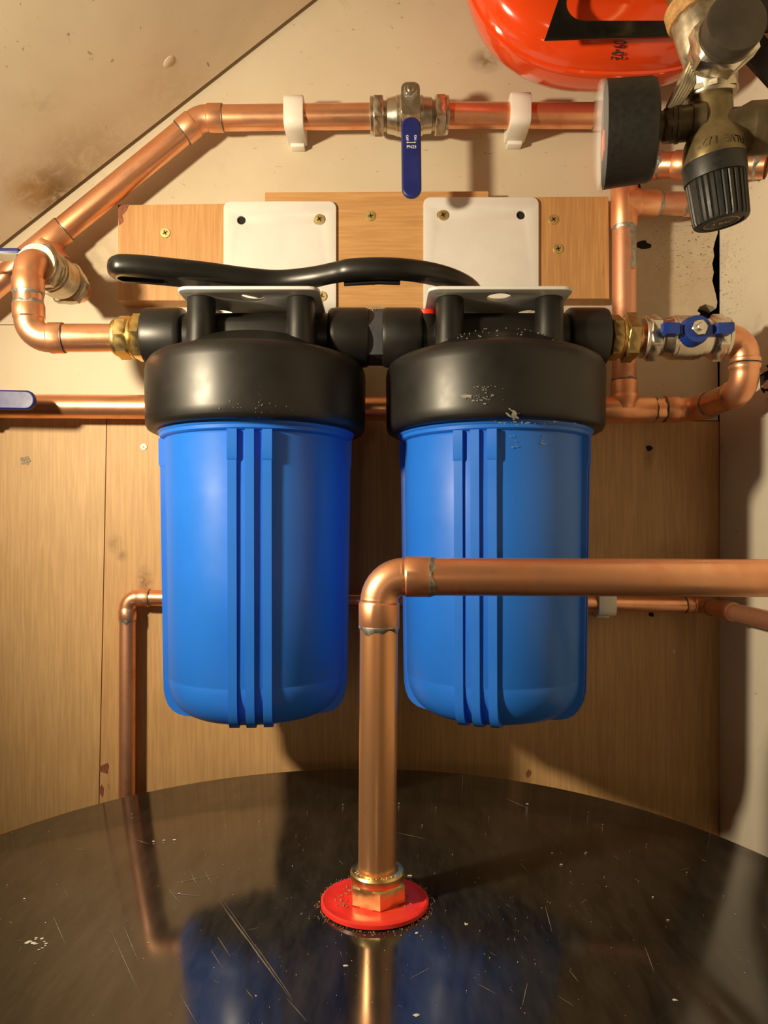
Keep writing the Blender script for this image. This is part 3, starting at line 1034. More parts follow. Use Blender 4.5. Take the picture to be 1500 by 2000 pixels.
# ------------------------------------------------------------------ pipe clips
def clip(label, x, centre_y, Yc, r, w, group, wall=YW):
    c = P(x, centre_y, Yc)
    o = thing('pipe_clip', label, 'pipe clip', (c.x, wall, c.z), group)
    pts = []
    ro = r + 0.0042
    # outline in (Y, Z) going round the front of the pipe
    for i in range(13):
        a = math.radians(90 + 180 * i / 12)
        ca, sa = math.cos(a), math.sin(a)
        kk = (abs(ca) ** 4.5 + abs(sa) ** 4.5) ** (-1 / 4.5)
        pts.append((Yc + ro * 0.92 * ca * kk, c.z + ro * sa * kk))
    pts += [(wall - 0.006, c.z - ro * 0.98), (wall + 0.0002, c.z - ro * 0.80), (wall + 0.0002, c.z + ro * 0.80), (wall - 0.006, c.z + ro * 0.95)]
    b = B()
    e = 0.0008
    mk = lambda x, k: [Vector((x, Yc + (p - Yc) * k, c.z + (q - c.z) * k)) for p, q in pts]
    b.rings([mk(c.x - w / 2, 0.97), mk(c.x - w / 2 + e, 1.0), mk(c.x + w / 2 - e, 1.0), mk(c.x + w / 2, 0.97)])
    b.done('band', 'white_clip', o, angle=40)
    b = B()
    b.box((c.x - w * 0.38, wall - 0.010, c.z - ro - 0.0030), (c.x + w * 0.38, wall, c.z - ro * 0.7), None, 0.001)
    b.done('base', 'white_clip', o)
    return o
clip('white plastic pipe clip left of the hanging lever valve', 576, 228, YP, R22, 0.0178, 'white pipe clips')
clip('white plastic pipe clip between hanging lever valve and pressure gauge', 1013, 223, YP, R22, 0.0185, 'white pipe clips')
clip('small white plastic clip on the thin lower pipe', 1181, 1178, Y15, R15, 0.0165, 'white pipe clips')

# ------------------------------------------------------------------ timber backing boards
YB = 0.680
def board(name, label, pix, mat, screws, seed):
    c = P(sum(p[0] for p in pix) / len(pix), max(p[1] for p in pix), YB)
    o = thing(name, label, 'board', (c.x, YW, c.z))
    a = [P(x, y, YB) for x, y in pix]
    ch = 0.0012
    cen = sum(a, Vector()) / len(a)
    a0 = [v + (cen - v).normalized() * ch * 0.6 for v in a]
    a1 = [v + Vector((0, ch, 0)) for v in a]
    b = B()
    b.rings([a0, a1, [v + Vector((0, YW - YB + 0.0003, 0)) for v in a]])
    b.done('plank', mat, o)
    for x, y, t in screws:
        screw(x, y, YB, o, 0.0049, t)
    return o
bl = board('timber_board', 'square timber board with a chipped corner left of the left bracket', [(230, 400), (516, 396), (516, 588), (230, 587)], 'wood_board', [(323, 455, 0.5)], 1)
b = B()
pp = [(230, 400), (252, 399), (246, 412), (238, 420), (241, 432), (233, 440), (231, 425)]
a = [P(x, y, YB - 0.0004) for x, y in pp]
b.rings([a, [v + Vector((0, 0.001, 0)) for v in a]])
b.done('chipped_corner', 'splinter', bl)
board('timber_board', 'taller timber board with horizontal grain between the two white brackets', [(517, 375), (955, 373), (955, 604), (517, 604)], 'wood_board_flat', [(724, 422, 0.2), (728, 547, 0.9)], 2)
bright = board('timber_board', 'timber board right of the right bracket beside the copper riser', [(956, 385), (1189, 383), (1191, 584), (956, 584)], 'wood_board', [(1081, 429, 0.6), (1090, 486, 0.3)], 3)

def pilot(x, y, parent):
    b = B(); b.lathe([(0.0045, -0.0004), (0.0045, 0.0006)], frame((0, -1, 0), P(x, y, YB)), 20)
    return b.done('pilot_hole', 'dark_cavity', parent)
pilot(472, 431, bl)
pilot(1017, 421, bright)
# ------------------------------------------------------------------ filter housings
YA = 0.585
def sump_profile(off=0.0, square=0.0):
    pr = [(0.0735 + off, 0.072), (0.0722 + off, 0.0), (0.0706 + off, -0.112)]
    return pr
def make_filter(cx, rot, label, button):
    root = thing('water_filter', label, 'water filter', R(cx, YA, -0.1445), 'blue water filter housings')
    base = Matrix.Translation(R(cx, YA, 0))
    # cap ring with dome
    b = B()
    b.lathe([(0.0770, 0.0800), (0.0835, 0.0800), (0.0858, 0.0812), (0.0872, 0.0840), (0.0876, 0.0900), (0.0880, 0.1250), (0.0872, 0.1305), (0.0850, 0.1345),
             (0.0815, 0.1368), (0.0760, 0.1382), (0.0690, 0.1398), (0.0640, 0.1420), (0.0560, 0.1475), (0.0460, 0.1525), (0.0330, 0.1562), (0.018, 0.1580), (0, 0.1585)], base, 96)
    cap = b.done('cap', 'black_plastic', root, angle=50)
    # port bar through the head
    for s in (-1, 1):
        m = frame((s, 0, 0), R(cx, YA, ZP))
        b = B()
        b.lathe([(0.0195, 0.0), (0.0195, 0.058), (0.0218, 0.0585), (0.0234, 0.0605), (0.0238, 0.064), (0.0238, 0.0875), (0.0228, 0.0902), (0.0205, 0.0908), (0.0165, 0.0908), (0.0165, 0.085), (0, 0.085)], m, 48)
        b.done('port', 'black_plastic', root, angle=40)
    b = B()
    b.box((-0.050, -0.026, 0.148), (0.050, 0.030, 0.170), base, 0.006, 3)
    b.done('head_block', 'black_plastic', root)
    for sx in (-1, 1):
        for sy in (-1, 1):
            b = B()
            b.lathe([(0.0122, 0.140), (0.0112, 0.158), (0.0108, 0.1795), (0.0104, 0.1808), (0, 0.1808)], base @ Matrix.Translation((sx * 0.0385, sy * 0.0275 - 0.002, 0)), 32)
            b.done('post', 'black_plastic', root)
    if button:
        m = base @ Matrix.Translation((-0.0545, -0.008, 0))
        b = B(); b.lathe([(0.0115, 0.160), (0.0112, 0.171), (0.0095, 0.1735), (0, 0.1735)], m, 28); b.done('relief_seat', 'black_plastic', root)
        b = B(); b.lathe([(0.0085, 0.1730), (0.0085, 0.1772), (0.0078, 0.1778), (0, 0.1778)], m, 28); b.done('relief_button', 'red_button', root, label='red pressure relief button')
    # sump
    mr = base @ Matrix.Rotation(math.radians(rot), 4, 'Z')
    b = B()
    prof = [(0.0740, 0.0900), (0.0785, 0.0850), (0.0785, 0.0795), (0.0778, 0.0780), (0.0768, 0.0772), (0.0764, 0.0748), (0.0752, 0.0738), (0.0732, 0.0732), (0.0726, 0.0715), (0.0724, 0.030), (0.0716, -0.030), (0.0708, -0.1120), (0.0704, -0.1128), (0.0705, -0.1135)]
    for i in range(1, 11):
        a = math.radians(90 * i / 10)
        prof.append((0.0450 + 0.0252 * math.cos(a), -0.1145 - 0.0300 * math.sin(a)))
    prof += [(0.030, -0.1450), (0, -0.1450)]
    b.lathe(prof, mr, 120)
    sump = b.done('sump', 'blue_plastic', root, angle=40)
    # moulded ribs: four groups of three
    for g in range(4):
        mg = mr @ Matrix.Rotation(math.radians(90 * g), 4, 'Z')
        for k in (-1, 0, 1):
            u = k * 0.0124
            hw = 0.0032
            def outer(z):
                t = (0.072 - z) / 0.184
                return 0.0758 - 0.0026 * t
            zs = [0.0738, 0.060, 0.0, -0.06, -0.110]
            edge = [(math.sqrt(max(outer(z) ** 2 - u * u, 0)), z) for z in zs]
            re = edge[-1][0]
            for i in range(1, 8):
                a = math.radians(90 * i / 7)
                edge.append((re - 0.0300 + 0.0300 * max(math.cos(a), 0) ** 0.62, -0.1100 - 0.0352 * max(math.sin(a), 0) ** 0.62))
            inner = [(0.036, -0.1452), (0.036, -0.130), (0.060, -0.10), (0.060, 0.0735)]
            poly = edge + inner
            bb = B()
            # local: radial outward = -Y of the sump (front), tangential = X
            mk = lambda s, e: [mg @ Vector((u + s * (hw - e), -(r - (e if j < len(edge) else 0)), z)) for j, (r, z) in enumerate(poly)]
            bb.rings([mk(-1, 0.0), mk(1, 0.0)])
            if k != 0:
                zt, zb = 0.0738, 0.0540
                q = [(math.sqrt(0.0756 ** 2 - u * u) + 0.0002, zb - 0.002), (math.sqrt(0.0756 ** 2 - u * u) + 0.0010, zb), (math.sqrt(0.0758 ** 2 - u * u) + 0.0010, zt), (0.062, zt), (0.062, zb - 0.002)]
                bb.rings([[mg @ Vector((u - hw - 0.0003, -r, z)) for r, z in q], [mg @ Vector((u + hw + 0.0003, -r, z)) for r, z in q]])
            bb.done('rib', 'blue_plastic', sump)
    return root, cap, sump
f1, cap1, sump1 = make_filter(-0.1030, 5.5, 'blue filter housing with clean black cap fed by the brass elbow pipe', False)
f2, cap2, sump2 = make_filter(0.0895, -19.0, 'blue filter housing with scuffed black cap beside the butterfly valve', True)
CX2 = 0.0895
def on_cyl(x, y, r, cx=CX2):
    """point of the vertical cylinder around the filter axis seen at a pixel"""
    d = Vector(((x - 750) / F, 1.0))
    o = Vector((cx, YA))
    a = d.dot(d); bq = d.dot(o); c = o.dot(o) - r * r
    t = (bq - math.sqrt(max(bq * bq - a * c, 0))) / a
    return R(d.x * t, t, (HOR - y) / F * t)
b = B()
rnd = random.Random(11)
def scuff(cx, cy, rx, ry, n, size, r=0.0884, slant=0.0):
    for k in range(n):
        x, y = rnd.gauss(cx, rx), rnd.gauss(cy, ry)
        s = size * rnd.uniform(0.4, 1.5)
        a0 = rnd.uniform(0, 6)
        asp = rnd.uniform(1.0, 3.0)
        pts = []
        for i in range(5):
            a = a0 + i * 1.256
            kk = s * rnd.uniform(0.5, 1.1)
            dx, dy = kk * math.cos(a) * asp, kk * math.sin(a)
            pts.append(on_cyl(x + dx - slant * dy, y + dy + slant * dx, r))
        b.poly(pts)
scuff(910, 773, 4, 3, 9, 2.4, slant=0.4)
scuff(938, 778, 18, 5, 26, 1.3, slant=0.2)
scuff(945, 757, 16, 2, 16, 0.9, slant=0.3)
scuff(1005, 812, 5, 5, 14, 2.0, slant=0.8)
scuff(1012, 826, 22, 1.5, 18, 1.3)
scuff(1080, 826, 14, 2, 10, 1.3)
b.done('scuff_marks', 'scuff', cap2, kind='stuff', flip=False)
b = B()
scuff(1061, 868, 2.0, 9, 14, 1.6, 0.0738, 0.0)
scuff(1004, 856, 6, 8, 8, 1.1, 0.0738)
b.done('drip_marks', 'scuff', sump2, kind='stuff', flip=False)
b = B()
scuff(540, 793, 60, 12, 30, 0.9, 0.0884) if False else None
for k in range(26):
    x, y = rnd.gauss(500, 45), rnd.gauss(790, 12)
    s = rnd.uniform(0.4, 1.1)
    b.poly([on_cyl(x + s * math.cos(a), y + s * 1.6 * math.sin(a), 0.0884, -0.103) for a in (0.3, 1.8, 3.4, 5.0)])
b.done('scuff_marks', 'scuff', cap1, kind='stuff', flip=False)
# white specks on the dome of the right cap
b = B()
for k in range(46):
    a = rnd.uniform(math.pi * 1.05, math.pi * 1.95); r = rnd.uniform(0.045, 0.064)
    t = (r - 0.046) / 0.018
    c = R(CX2 + r * math.cos(a), YA + r * math.sin(a), 0.1530 - 0.0110 * max(t, 0) + 0.0003)
    s = rnd.uniform(0.0003, 0.0009)
    pts = [c + Vector((s * math.cos(q), s * math.sin(q), 0)) for q in (0, 1.2, 2.5, 3.8, 5.0)]
    b.rings([pts, [v + Vector((0, 0, 0.0007)) for v in pts]])
b.done('plaster_specks', 'scuff', cap2, kind='stuff')

# connecting nipple
nip = thing('hex_nipple', 'dark grey plastic hex nipple joining the two filter heads', 'pipe fitting', R(-0.0071, YA, ZP))
m = frame((1, 0, 0), R(-0.0140, YA, ZP))
b = B(); b.hexnut(0.0385, 0.0138, m, phase=0.35, ch=0.05); b.done('hexagon', 'grey_plastic', nip)
b = B(); b.lathe([(0.0160, -0.006), (0.0160, 0.0195)], m, 32); b.done('thread', 'grey_plastic', nip)
b = B(); b.lathe([(0.0185, -0.0004), (0.0205, 0.0004), (0.0185, 0.0012)], m, 32); b.lathe([(0.0185, 0.0126), (0.0205, 0.0134), (0.0185, 0.0142)], m, 32)
b.done('seal_tape', 'grey_plastic', nip)
b = B()
for k in range(9):
    p = R(-0.0125 + rnd.uniform(0, 0.004), YA - 0.012 + rnd.uniform(0, 0.012), ZP + 0.0185)
    q = p + Vector((rnd.uniform(-0.004, 0.012), rnd.uniform(-0.004, 0.002), rnd.uniform(0.003, 0.008)))
    b.tube([p, (p + q) / 2 + Vector((-0.001, 0, 0.0015)), q], 0.00018, 5)
b.done('loose_fibres', 'fleck', nip, kind='stuff')

# ------------------------------------------------------------------ white steel brackets
def make_bracket(cx, x0, x1, ytop, screws, hole, label):
    YPL = 0.6785
    o = thing('wall_bracket', label, 'bracket', R(cx, YPL, 0.181), 'white filter brackets')
    X0, X1 = (x0 - 750) * YPL / F, (x1 - 750) * YPL / F
    zt = (HOR - ytop) * YPL / F
    hx, hz = (hole[0] - 750) * YPL / F, (HOR - hole[1]) * YPL / F
    m = frame((0, -1, 0), R(0, YPL, 0), (1, 0, 0))    # local x=+X, local y = z cross x
    sgn = (m.to_3x3() @ Vector((0, 1, 0))).z
    loops = [rrect(X0, 0.1815, X1, zt, 0.0065), circle(hx, hz, 0.0040), circle(X0 + X1 - hx, hz, 0.0040)]
    zc = 0.5 * (0.1815 + zt)
    loops = [[(x, sgn * z) for x, z in lp] for lp in loops]
    plate('back_plate', loops, 0.0026, m, 'white_steel', o, 0.0006)
    for x, y, t in screws:
        screw(x, y, YPL - 0.0012, o, 0.0050, t, 0.0016)
    # top plate running forward over the housing
    yf = 0.533
    W = (X1 - X0)
    a, c = cx - W / 2, cx + W / 2
    outer = [(a, YPL), (a, yf + 0.010)] + [(a + 0.008 - 0.008 * math.cos(t), yf + 0.008 - 0.008 * math.sin(t)) for t in (0.3, 0.7, 1.1, 1.57)] + \
            [(c - 0.008 + 0.008 * math.sin(t), yf + 0.008 - 0.008 * math.cos(t)) for t in (0, 0.47, 0.87, 1.27, 1.57)] + [(c, YPL)]
    loops = [outer, circle(cx + 0.001, 0.552, 0.0092, 32), circle(cx - 0.031, 0.592, 0.0080, 28), circle(cx + 0.031, 0.592, 0.0080, 28), circle(cx, 0.634, 0.0092, 32)]
    m2 = Matrix.Translation(R(0, 0, 0.1821))
    plate('top_plate', loops, 0.0026, m2, 'white_steel', o, 0.0006)
    return o, X0, X1
bk1, _, _ = make_bracket(-0.1018, 437, 657, 394, [(624, 429, 0.6), (628, 579, 1.2)], (472, 431), 'white steel bracket over the left filter below the sloping pipe')
bk2, _, _ = make_bracket(0.0875, 827, 1052, 386, [(865, 421, 0.5)], (1017, 421), 'white steel bracket over the right filter under the lever valve')
for cx, bk in ((-0.1030, bk1), (0.0895, bk2)):
    for sx in (-1, 1):
        for sy in (-1, 1):
            b = B(); b.hexnut(0.0105, 0.0046, Matrix.Translation(R(cx + sx * 0.0385, YA + sy * 0.0275 - 0.002, 0.1832)), phase=0.3); b.done('bolt_head', 'steel', bk)

# ------------------------------------------------------------------ housing wrench lying on the brackets
wr = thing('filter_wrench', 'black plastic filter wrench with slotted handle lying across both brackets', 'wrench', R(-0.06, 0.56, 0.188))
front = [(-0.1985, 0.521), (-0.190, 0.5165), (-0.1676, 0.5205), (-0.150, 0.5258), (-0.1326, 0.5313), (-0.1046, 0.5425), (-0.093, 0.5462), (-0.082, 0.5478), (-0.070, 0.5462),
         (-0.058, 0.5420), (-0.048, 0.5370), (-0.038, 0.5315)]
cxr, cyr, Ro, Ri = -0.004, 0.611, 0.0885, 0.0725
arc_o = [(cxr + Ro * math.cos(math.radians(a)), cyr + Ro * math.sin(math.radians(a))) for a in range(-110, 21, 5)]
end = [(cxr + (Ro + Ri) / 2 * math.cos(math.radians(25)), cyr + (Ro + Ri) / 2 * math.sin(math.radians(25)))]
arc_i = [(cxr + Ri * math.cos(math.radians(a)), cyr + Ri * math.sin(math.radians(a))) for a in range(20, -201, -5)]
backl = [(-0.0870, 0.643), (-0.0925, 0.632), (-0.0935, 0.605), (-0.0975, 0.585), (-0.108, 0.573), (-0.130, 0.562), (-0.160, 0.553), (-0.188, 0.5465), (-0.1985, 0.543), (-0.2045, 0.536), (-0.2040, 0.527)]
slot = [(-0.192 + 0.0 + 0.0055 * math.cos(math.radians(a)), 0.5315 + 0.0055 * math.sin(math.radians(a))) for a in range(90, 271, 20)] + \
       [(-0.1675 + 0.0055 * math.cos(math.radians(a)), 0.5375 + 0.0055 * math.sin(math.radians(a))) for a in range(-90, 91, 20)]
wz = 0.1953
def smooth_loop(pts, step):
    """closed Catmull-Rom curve through pts, resampled evenly"""
    dense = []
    n = len(pts)
    V = [Vector(p) for p in pts]
    for i in range(n):
        p0, p1, p2, p3 = V[i - 1], V[i], V[(i + 1) % n], V[(i + 2) % n]
        for k in range(8):
            t = k / 8
            dense.append(0.5 * ((2 * p1) + (p2 - p0) * t + (2 * p0 - 5 * p1 + 4 * p2 - p3) * t * t + (3 * p1 - p0 - 3 * p2 + p3) * t ** 3))
    dense.append(dense[0])
    total = sum((dense[i + 1] - dense[i]).length for i in range(len(dense) - 1))
    m = int(total / step)
    out, acc, i = [], 0.0, 0
    for k in range(m):
        want = total * k / m
        while acc + (dense[i + 1] - dense[i]).length < want:
            acc += (dense[i + 1] - dense[i]).length
            i += 1
        L = (dense[i + 1] - dense[i]).length
        out.append(dense[i].lerp(dense[i + 1], (want - acc) / L if L else 0))
    return out
def inset(loop, d):
    area = sum(a.x * b_.y - b_.x * a.y for a, b_ in zip(loop, loop[1:] + loop[:1]))
    sg = 1 if area > 0 else -1
    out = []
    n = len(loop)
    for i in range(n):
        t = (loop[(i + 1) % n] - loop[i - 1]).normalized()
        out.append(loop[i] + Vector((-t.y, t.x)) * sg * d)
    return out
hend = [(-0.1895 + 0.0150 * math.cos(math.radians(a)), 0.5315 + 0.0150 * math.sin(math.radians(a))) for a in (110, 135, 160, 185, 210, 235, 260)]
outline = [(-0.178, 0.5178), (-0.1600, 0.5228), (-0.1326, 0.5313), (-0.1046, 0.5425), (-0.082, 0.5478), (-0.058, 0.5420), (-0.038, 0.5315)]
outline += [(cxr + Ro * math.cos(math.radians(a)), cyr + Ro * math.sin(math.radians(a))) for a in range(-106, 16, 10)]
outline += [(cxr + (Ro - 0.001) * math.cos(math.radians(21)), cyr + (Ro - 0.001) * math.sin(math.radians(21))), (cxr + (Ro + Ri) / 2 * math.cos(math.radians(25)), cyr + (Ro + Ri) / 2 * math.sin(math.radians(25))),
            (cxr + (Ri + 0.001) * math.cos(math.radians(21)), cyr + (Ri + 0.001) * math.sin(math.radians(21)))]
outline += [(cxr + Ri * math.cos(math.radians(a)), cyr + Ri * math.sin(math.radians(a))) for a in range(14, -197, -10)]
outline += [(-0.0785, 0.640), (-0.0860, 0.6445), (-0.0930, 0.638), (-0.0945, 0.610), (-0.1000, 0.586), (-0.112, 0.5725), (-0.135, 0.5620), (-0.162, 0.5530), (-0.179, 0.5480)]
outline += hend
loop = smooth_loop(outline, 0.0022)
H = 0.0073
BV = 0.0058
core_in = inset(loop, BV)
core = curve_mesh([[(v.x, v.y) for v in core_in], slot], 2 * H, 0.0)
core.transform(Matrix.Translation(R(0, 0, wz)))
b = B()
b.bm.from_mesh(core)
lev = []
for k in range(9):
    a = math.radians(90 - 22.5 * k)
    lev.append((BV * (1 - math.cos(a)), (H - BV) * (1 if a > 0 else -1 if a < 0 else 0) + BV * math.sin(a)))
b.rings([[R(v.x, v.y, wz + z) for v in inset(loop, dd)] for dd, z in lev], closed_ends=False)
b.done('body', 'black_gloss', wr, angle=40, flip=True)
b = B()
b.tube([R(-0.030, 0.5425, 0.1885), R(-0.004, 0.5385, 0.1885), R(0.012, 0.5400, 0.1885)], 0.0022, 8)
b.done('grip_lug', 'black_gloss', wr)

# ------------------------------------------------------------------ front riser out of the tank
YFR = 0.4175
fr = thing('tank_outlet_pipe', 'large copper pipe rising from the tank and turning right in front of filters', 'pipe', DC)
XF = (739 - 750) * YFR / F
FC = R(XF + 0.0004, YFR, (HOR - 1126) * YFR / F)
R28 = 0.01105
elbow(FC, (0, 0, -1), (1, 0, -0.004), fr, r=R28, bend=0.0145, sock=0.0145, joints=(2, 2), k=1.075)
pipe(R(XF - 0.0008, YFR + 0.001, ZT + 0.004), FC - Vector((0, 0, 0.013)), fr, r=R28, mat='copper_worn')
pipe(FC + Vector((0.013, 0, 0)), Vector((XR + 0.001, YFR, FC.z - 0.0014)), fr, r=R28)
m = Matrix.Translation(R(XF - 0.0006, YFR + 0.001, ZT + 0.0015))
b = B(); b.hexnut(0.0300, 0.0118, m, phase=0.52 + math.radians(6), ch=0.10); b.lathe([(0.0138, 0.0110), (0.0155, 0.0118), (0.0158, 0.0128), (0.0158, 0.0160), (0.0150, 0.0172), (0.0125, 0.0176), (0.0112, 0.0168)], m, 40)
b.done('compression_nut', 'brass', fr, angle=28)
b = B()
for k in range(40):
    a = rnd.uniform(math.pi, 2 * math.pi)
    rr = rnd.uniform(0.0120, 0.0150)
    c = m @ Vector((rr * math.cos(a), rr * math.sin(a), 0.0176))
    s = rnd.uniform(0.0002, 0.0005)
    b.lathe([(0, -s), (s, 0), (0, s)], Matrix.Translation(c), 6)
b.done('sealant_crumbs', 'fleck', fr, kind='stuff')

# ------------------------------------------------------------------ red expansion vessel
VX, VY, VZ, VR = 0.1905, 0.585, 0.502, 0.1285
ves = thing('expansion_vessel', 'glossy red expansion vessel hanging on the wall at the ceiling', 'expansion vessel', R(VX, YW, VZ - VR))
def sup(a, p=2.6):
    c, s = math.cos(a), math.sin(a)
    k = (abs(c) ** p + abs(s) ** p) ** (-1 / p)
    return c * k, s * k
def vring(s, Y, n=96):
    out = []
    for i in range(n):
        cx, cy = sup(2 * math.pi * i / n)
        out.append(R(VX + VR * s * cx, Y, VZ + VR * s * cy))
    return out
b = B()
b.rings([[R(VX, 0.549, VZ)]] + [vring(s, Y) for s, Y in ((.3, .5494), (.6, .551), (.78, .5535), (.87, .5565), (.925, .560), (.96, .5645), (.982, .570), (.993, .576), (.997, .5815),
                                                     (1.012, .5822), (1.014, .5850), (1.012, .5878), (.997, .5885), (.990, .600), (.96, .615), (.86, .638), (.6, .650), (.3, .653))] + [[R(VX, 0.6535, VZ)]])
b.box((VX - 0.03, 0.645, CZ + VZ - 0.03), (VX + 0.03, YW + 0.0005, CZ + VZ + 0.03))
b.done('shell', 'red_vessel', ves, angle=50)
# black steel carrying bracket with a long slot
YK = 0.541
k = YK / F
def px2(x, y): return ((x - 750) * k, (HOR - y) * k)
slotp = []
scx, scy, sr = 1140, 8, 34
for a in range(90, 271, 15):
    slotp.append(px2(scx + sr * math.cos(math.radians(a)), scy - sr * math.sin(math.radians(a))))
slotp += [px2(1430, scy + sr), px2(1430, scy - sr)]
m = Matrix(((1, 0, 0, 0), (0, 0, -1, YK), (0, 1, 0, CZ), (0, 0, 0, 1)))
plate('bracket_plate', [[px2(1063, 79), px2(1500, 63), px2(1500, -75), px2(1116, -75)], slotp], 0.003, m, 'black_paint', ves, 0.0008)
b = B()
q0, q1 = P(1420, 30, 0.545), P(1535, 158, 0.560)
dd = (q1 - q0).normalized(); ss = dd.cross(Vector((0, 1, 0))).normalized() * 0.0115
b.rings([[q0 + ss, q0 - ss, q0 - ss + Vector((0, .004, 0)), q0 + ss + Vector((0, .004, 0))], [q1 + ss, q1 - ss, q1 - ss + Vector((0, .004, 0)), q1 + ss + Vector((0, .004, 0))]])
b.done('bracket_strap', 'black_paint', ves)
tp = R((1207 - 750) / F * 0.5628, 0.5628, (HOR - 98) / F * 0.5628)
tz = Vector((0, -0.72, -0.70)).normalized()
tm = frame(tz, tp + tz * 0.0001, (0, 0, -1))       # local x runs down the surface
text_mesh('date_mark', '09-02', 0.0165, tm @ Matrix.Diagonal((0.34, 0.85, 1, 1)), 'black_print', ves)

# ------------------------------------------------------------------ safety valve group with gauge
YS = 0.450
sv = thing('safety_valve', 'brass and nickel safety valve with black ribbed knob and pressure gauge', 'safety valve', P(1405, 440, YS))
def S(x, y, Y=YS): return P(x, y, Y)
k = YS / F
# knob
ka, kz = S(1396, 338), S(1409, 437, 0.452)
kd = (kz - ka).normalized()
mk_ = frame(kd, ka, (1, 0, 0))
L = (kz - ka).length
NR = 30
def kring(r, z, amp):
    out = []
    for i in range(NR * 4):
        a = 2 * math.pi * i / (NR * 4)
        g = 1.0 if i % 4 in (0, 1, 2) else 0.0
        out.append(mk_ @ Vector(((r - amp * (1 - g)) * math.cos(a), (r - amp * (1 - g)) * math.sin(a), z)))
    return out
b = B()
b.rings([kring(0.0150, -0.0072, 0), kring(0.0186, -0.007, 0), kring(0.0189, -0.006, 0), kring(0.0186, 0.004, 0), kring(0.0176, 0.0042, 0), kring(0.0178, 0.0046, 0.0010), kring(0.0168, L - 0.003, 0.0010), kring(0.0162, L - 0.001, 0.0004), kring(0.0150, L, 0), kring(0.0132, L, 0), kring(0.0130, L - 0.0008, 0)])
knob = b.done('knob', 'black_rubber', sv, angle=30)
b = B()
b.lathe([(0.0105, L - 0.001), (0.0105, L - 0.0004), (0.0100, L - 0.0004), (0.0100, L - 0.001)], mk_, 48)
b.done('ring_mark', 'steel', knob)
text_mesh('lettering', '3 bar', 0.0058, mk_ @ Matrix.Translation((0, 0, L - 0.0006)) @ Matrix.Rotation(0.35, 4, 'Z') , 'steel', knob)
# valve cone and cross body
ba = S(1386, 170)
bd = (ka - ba).normalized()
mb_ = frame(-bd, ka, (1, 0, 0))
LB = (ka - ba).length
b = B()
b.lathe([(0.0150, -0.002), (0.0180, 0.003), (0.0184, 0.006), (0.0182, 0.013), (0.0172, 0.019), (0.0150, 0.0235), (0.0132, 0.0265), (0.0128, 0.030), (0.0128, LB - 0.004), (0.0120, LB)], mb_, 48)
body = b.done('valve_body', 'valve_bronze', sv)
# embossed lettering round the cone, upside down
s = '"2/1 EVLAV'
s = 'VALVE 1/2"'
for i, ch in enumerate(reversed(s)):
    if ch == ' ': continue
    a = math.radians(-128 + i * 10.5)
    mm = mb_ @ Matrix.Rotation(0, 4, 'Z')
    loc = mm @ Vector((0, 0, 0.0125))
    xx, yy, zz = (mb_.to_3x3() @ Vector((1, 0, 0))), (mb_.to_3x3() @ Vector((0, 1, 0))), (mb_.to_3x3() @ Vector((0, 0, 1)))
    # direction around the axis measured from the viewer side
    fwd = Vector((0, -1, 0)); fwd = (fwd - zz * zz.dot(fwd)).normalized()
    rgt = Vector((1, 0, 0)); rgt = (rgt - zz * zz.dot(rgt) - fwd * fwd.dot(rgt)).normalized()
    th = math.radians(-52 + i * 10.5)
    nn = fwd * math.cos(th) + rgt * math.sin(th)
    tt = rgt * math.cos(th) - fwd * math.sin(th)
    if ch == ' ': continue
    upv = -zz
    if tt.cross(upv).dot(nn) < 0: xv = -tt
    else: xv = tt
    mt = Matrix((xv, upv, nn)).transposed().to_4x4()
    mt.translation = loc + nn * 0.0182
    text_mesh('embossed_letter', ch, 0.0068, mt, 'bronze_dark', body, 0.0004)
# gauge connection, gauge
g0, g1 = S(1372, 238), S(1286, 247, 0.455)
gd = (g1 - g0).normalized()
b = B(); b.tube([g0, g0 + gd * 0.007, g0 + gd * 0.0075, g0 + gd * 0.019, g0 + gd * 0.0195, g1], [0.0125, 0.0115, 0.0105, 0.0105, 0.0085, 0.0085], 28); b.done('gauge_port', 'bronze_dark', sv)
mg = frame(gd, g0 + gd * 0.0150); b = B(); b.hexnut(0.0195, 0.0085, mg, phase=0.2); b.lathe([(0.009, -0.002), (0.0112, -0.001), (0.0112, 0.001), (0.009, 0.002)], mg, 24); b.done('gauge_nut', 'bronze_dark', sv)
ga, gz = S(1279, 254, 0.456), S(1177, 266, 0.4630)
gx = (gz - ga).normalized()
mg = frame(gx, ga, (0, 0, 1))
LG = (gz - ga).length
b = B()
b.lathe([(0, 0.0), (0.0265, 0.0), (0.0290, 0.0012), (0.0302, 0.0040), (0.0315, LG - 0.004), (0.0318, LG - 0.001), (0.0300, LG - 0.001), (0.0300, LG - 0.008), (0, LG - 0.008)], mg, 64)
b.done('gauge_case', 'black_rubber', sv)
b = B(); b.lathe([(0.0298, LG - 0.0076), (0, LG - 0.0076)], mg, 48, ends=False); b.done('gauge_dial', 'gauge_face', sv)
b = B(); b.box((-0.009, 0.000, LG - 0.0012), (0.004, 0.014, LG - 0.0004), mg); b.done('gauge_needle', 'orange_needle', sv)
b = B()
b.lathe([(0.0319, LG - 0.0012), (0.0321, LG + 0.0018), (0.0300, LG + 0.0036), (0.022, LG + 0.0050), (0, LG + 0.0056), ], mg, 64, ends=False)
b.lathe([(0.0319, LG - 0.0012), (0.0305, LG - 0.0010), (0.0300, LG + 0.0016), (0.028, LG + 0.0026), (0.020, LG + 0.0038), (0, LG + 0.0044)], mg, 64, ends=False)
b.done('gauge_lens', 'clear_lens', sv)
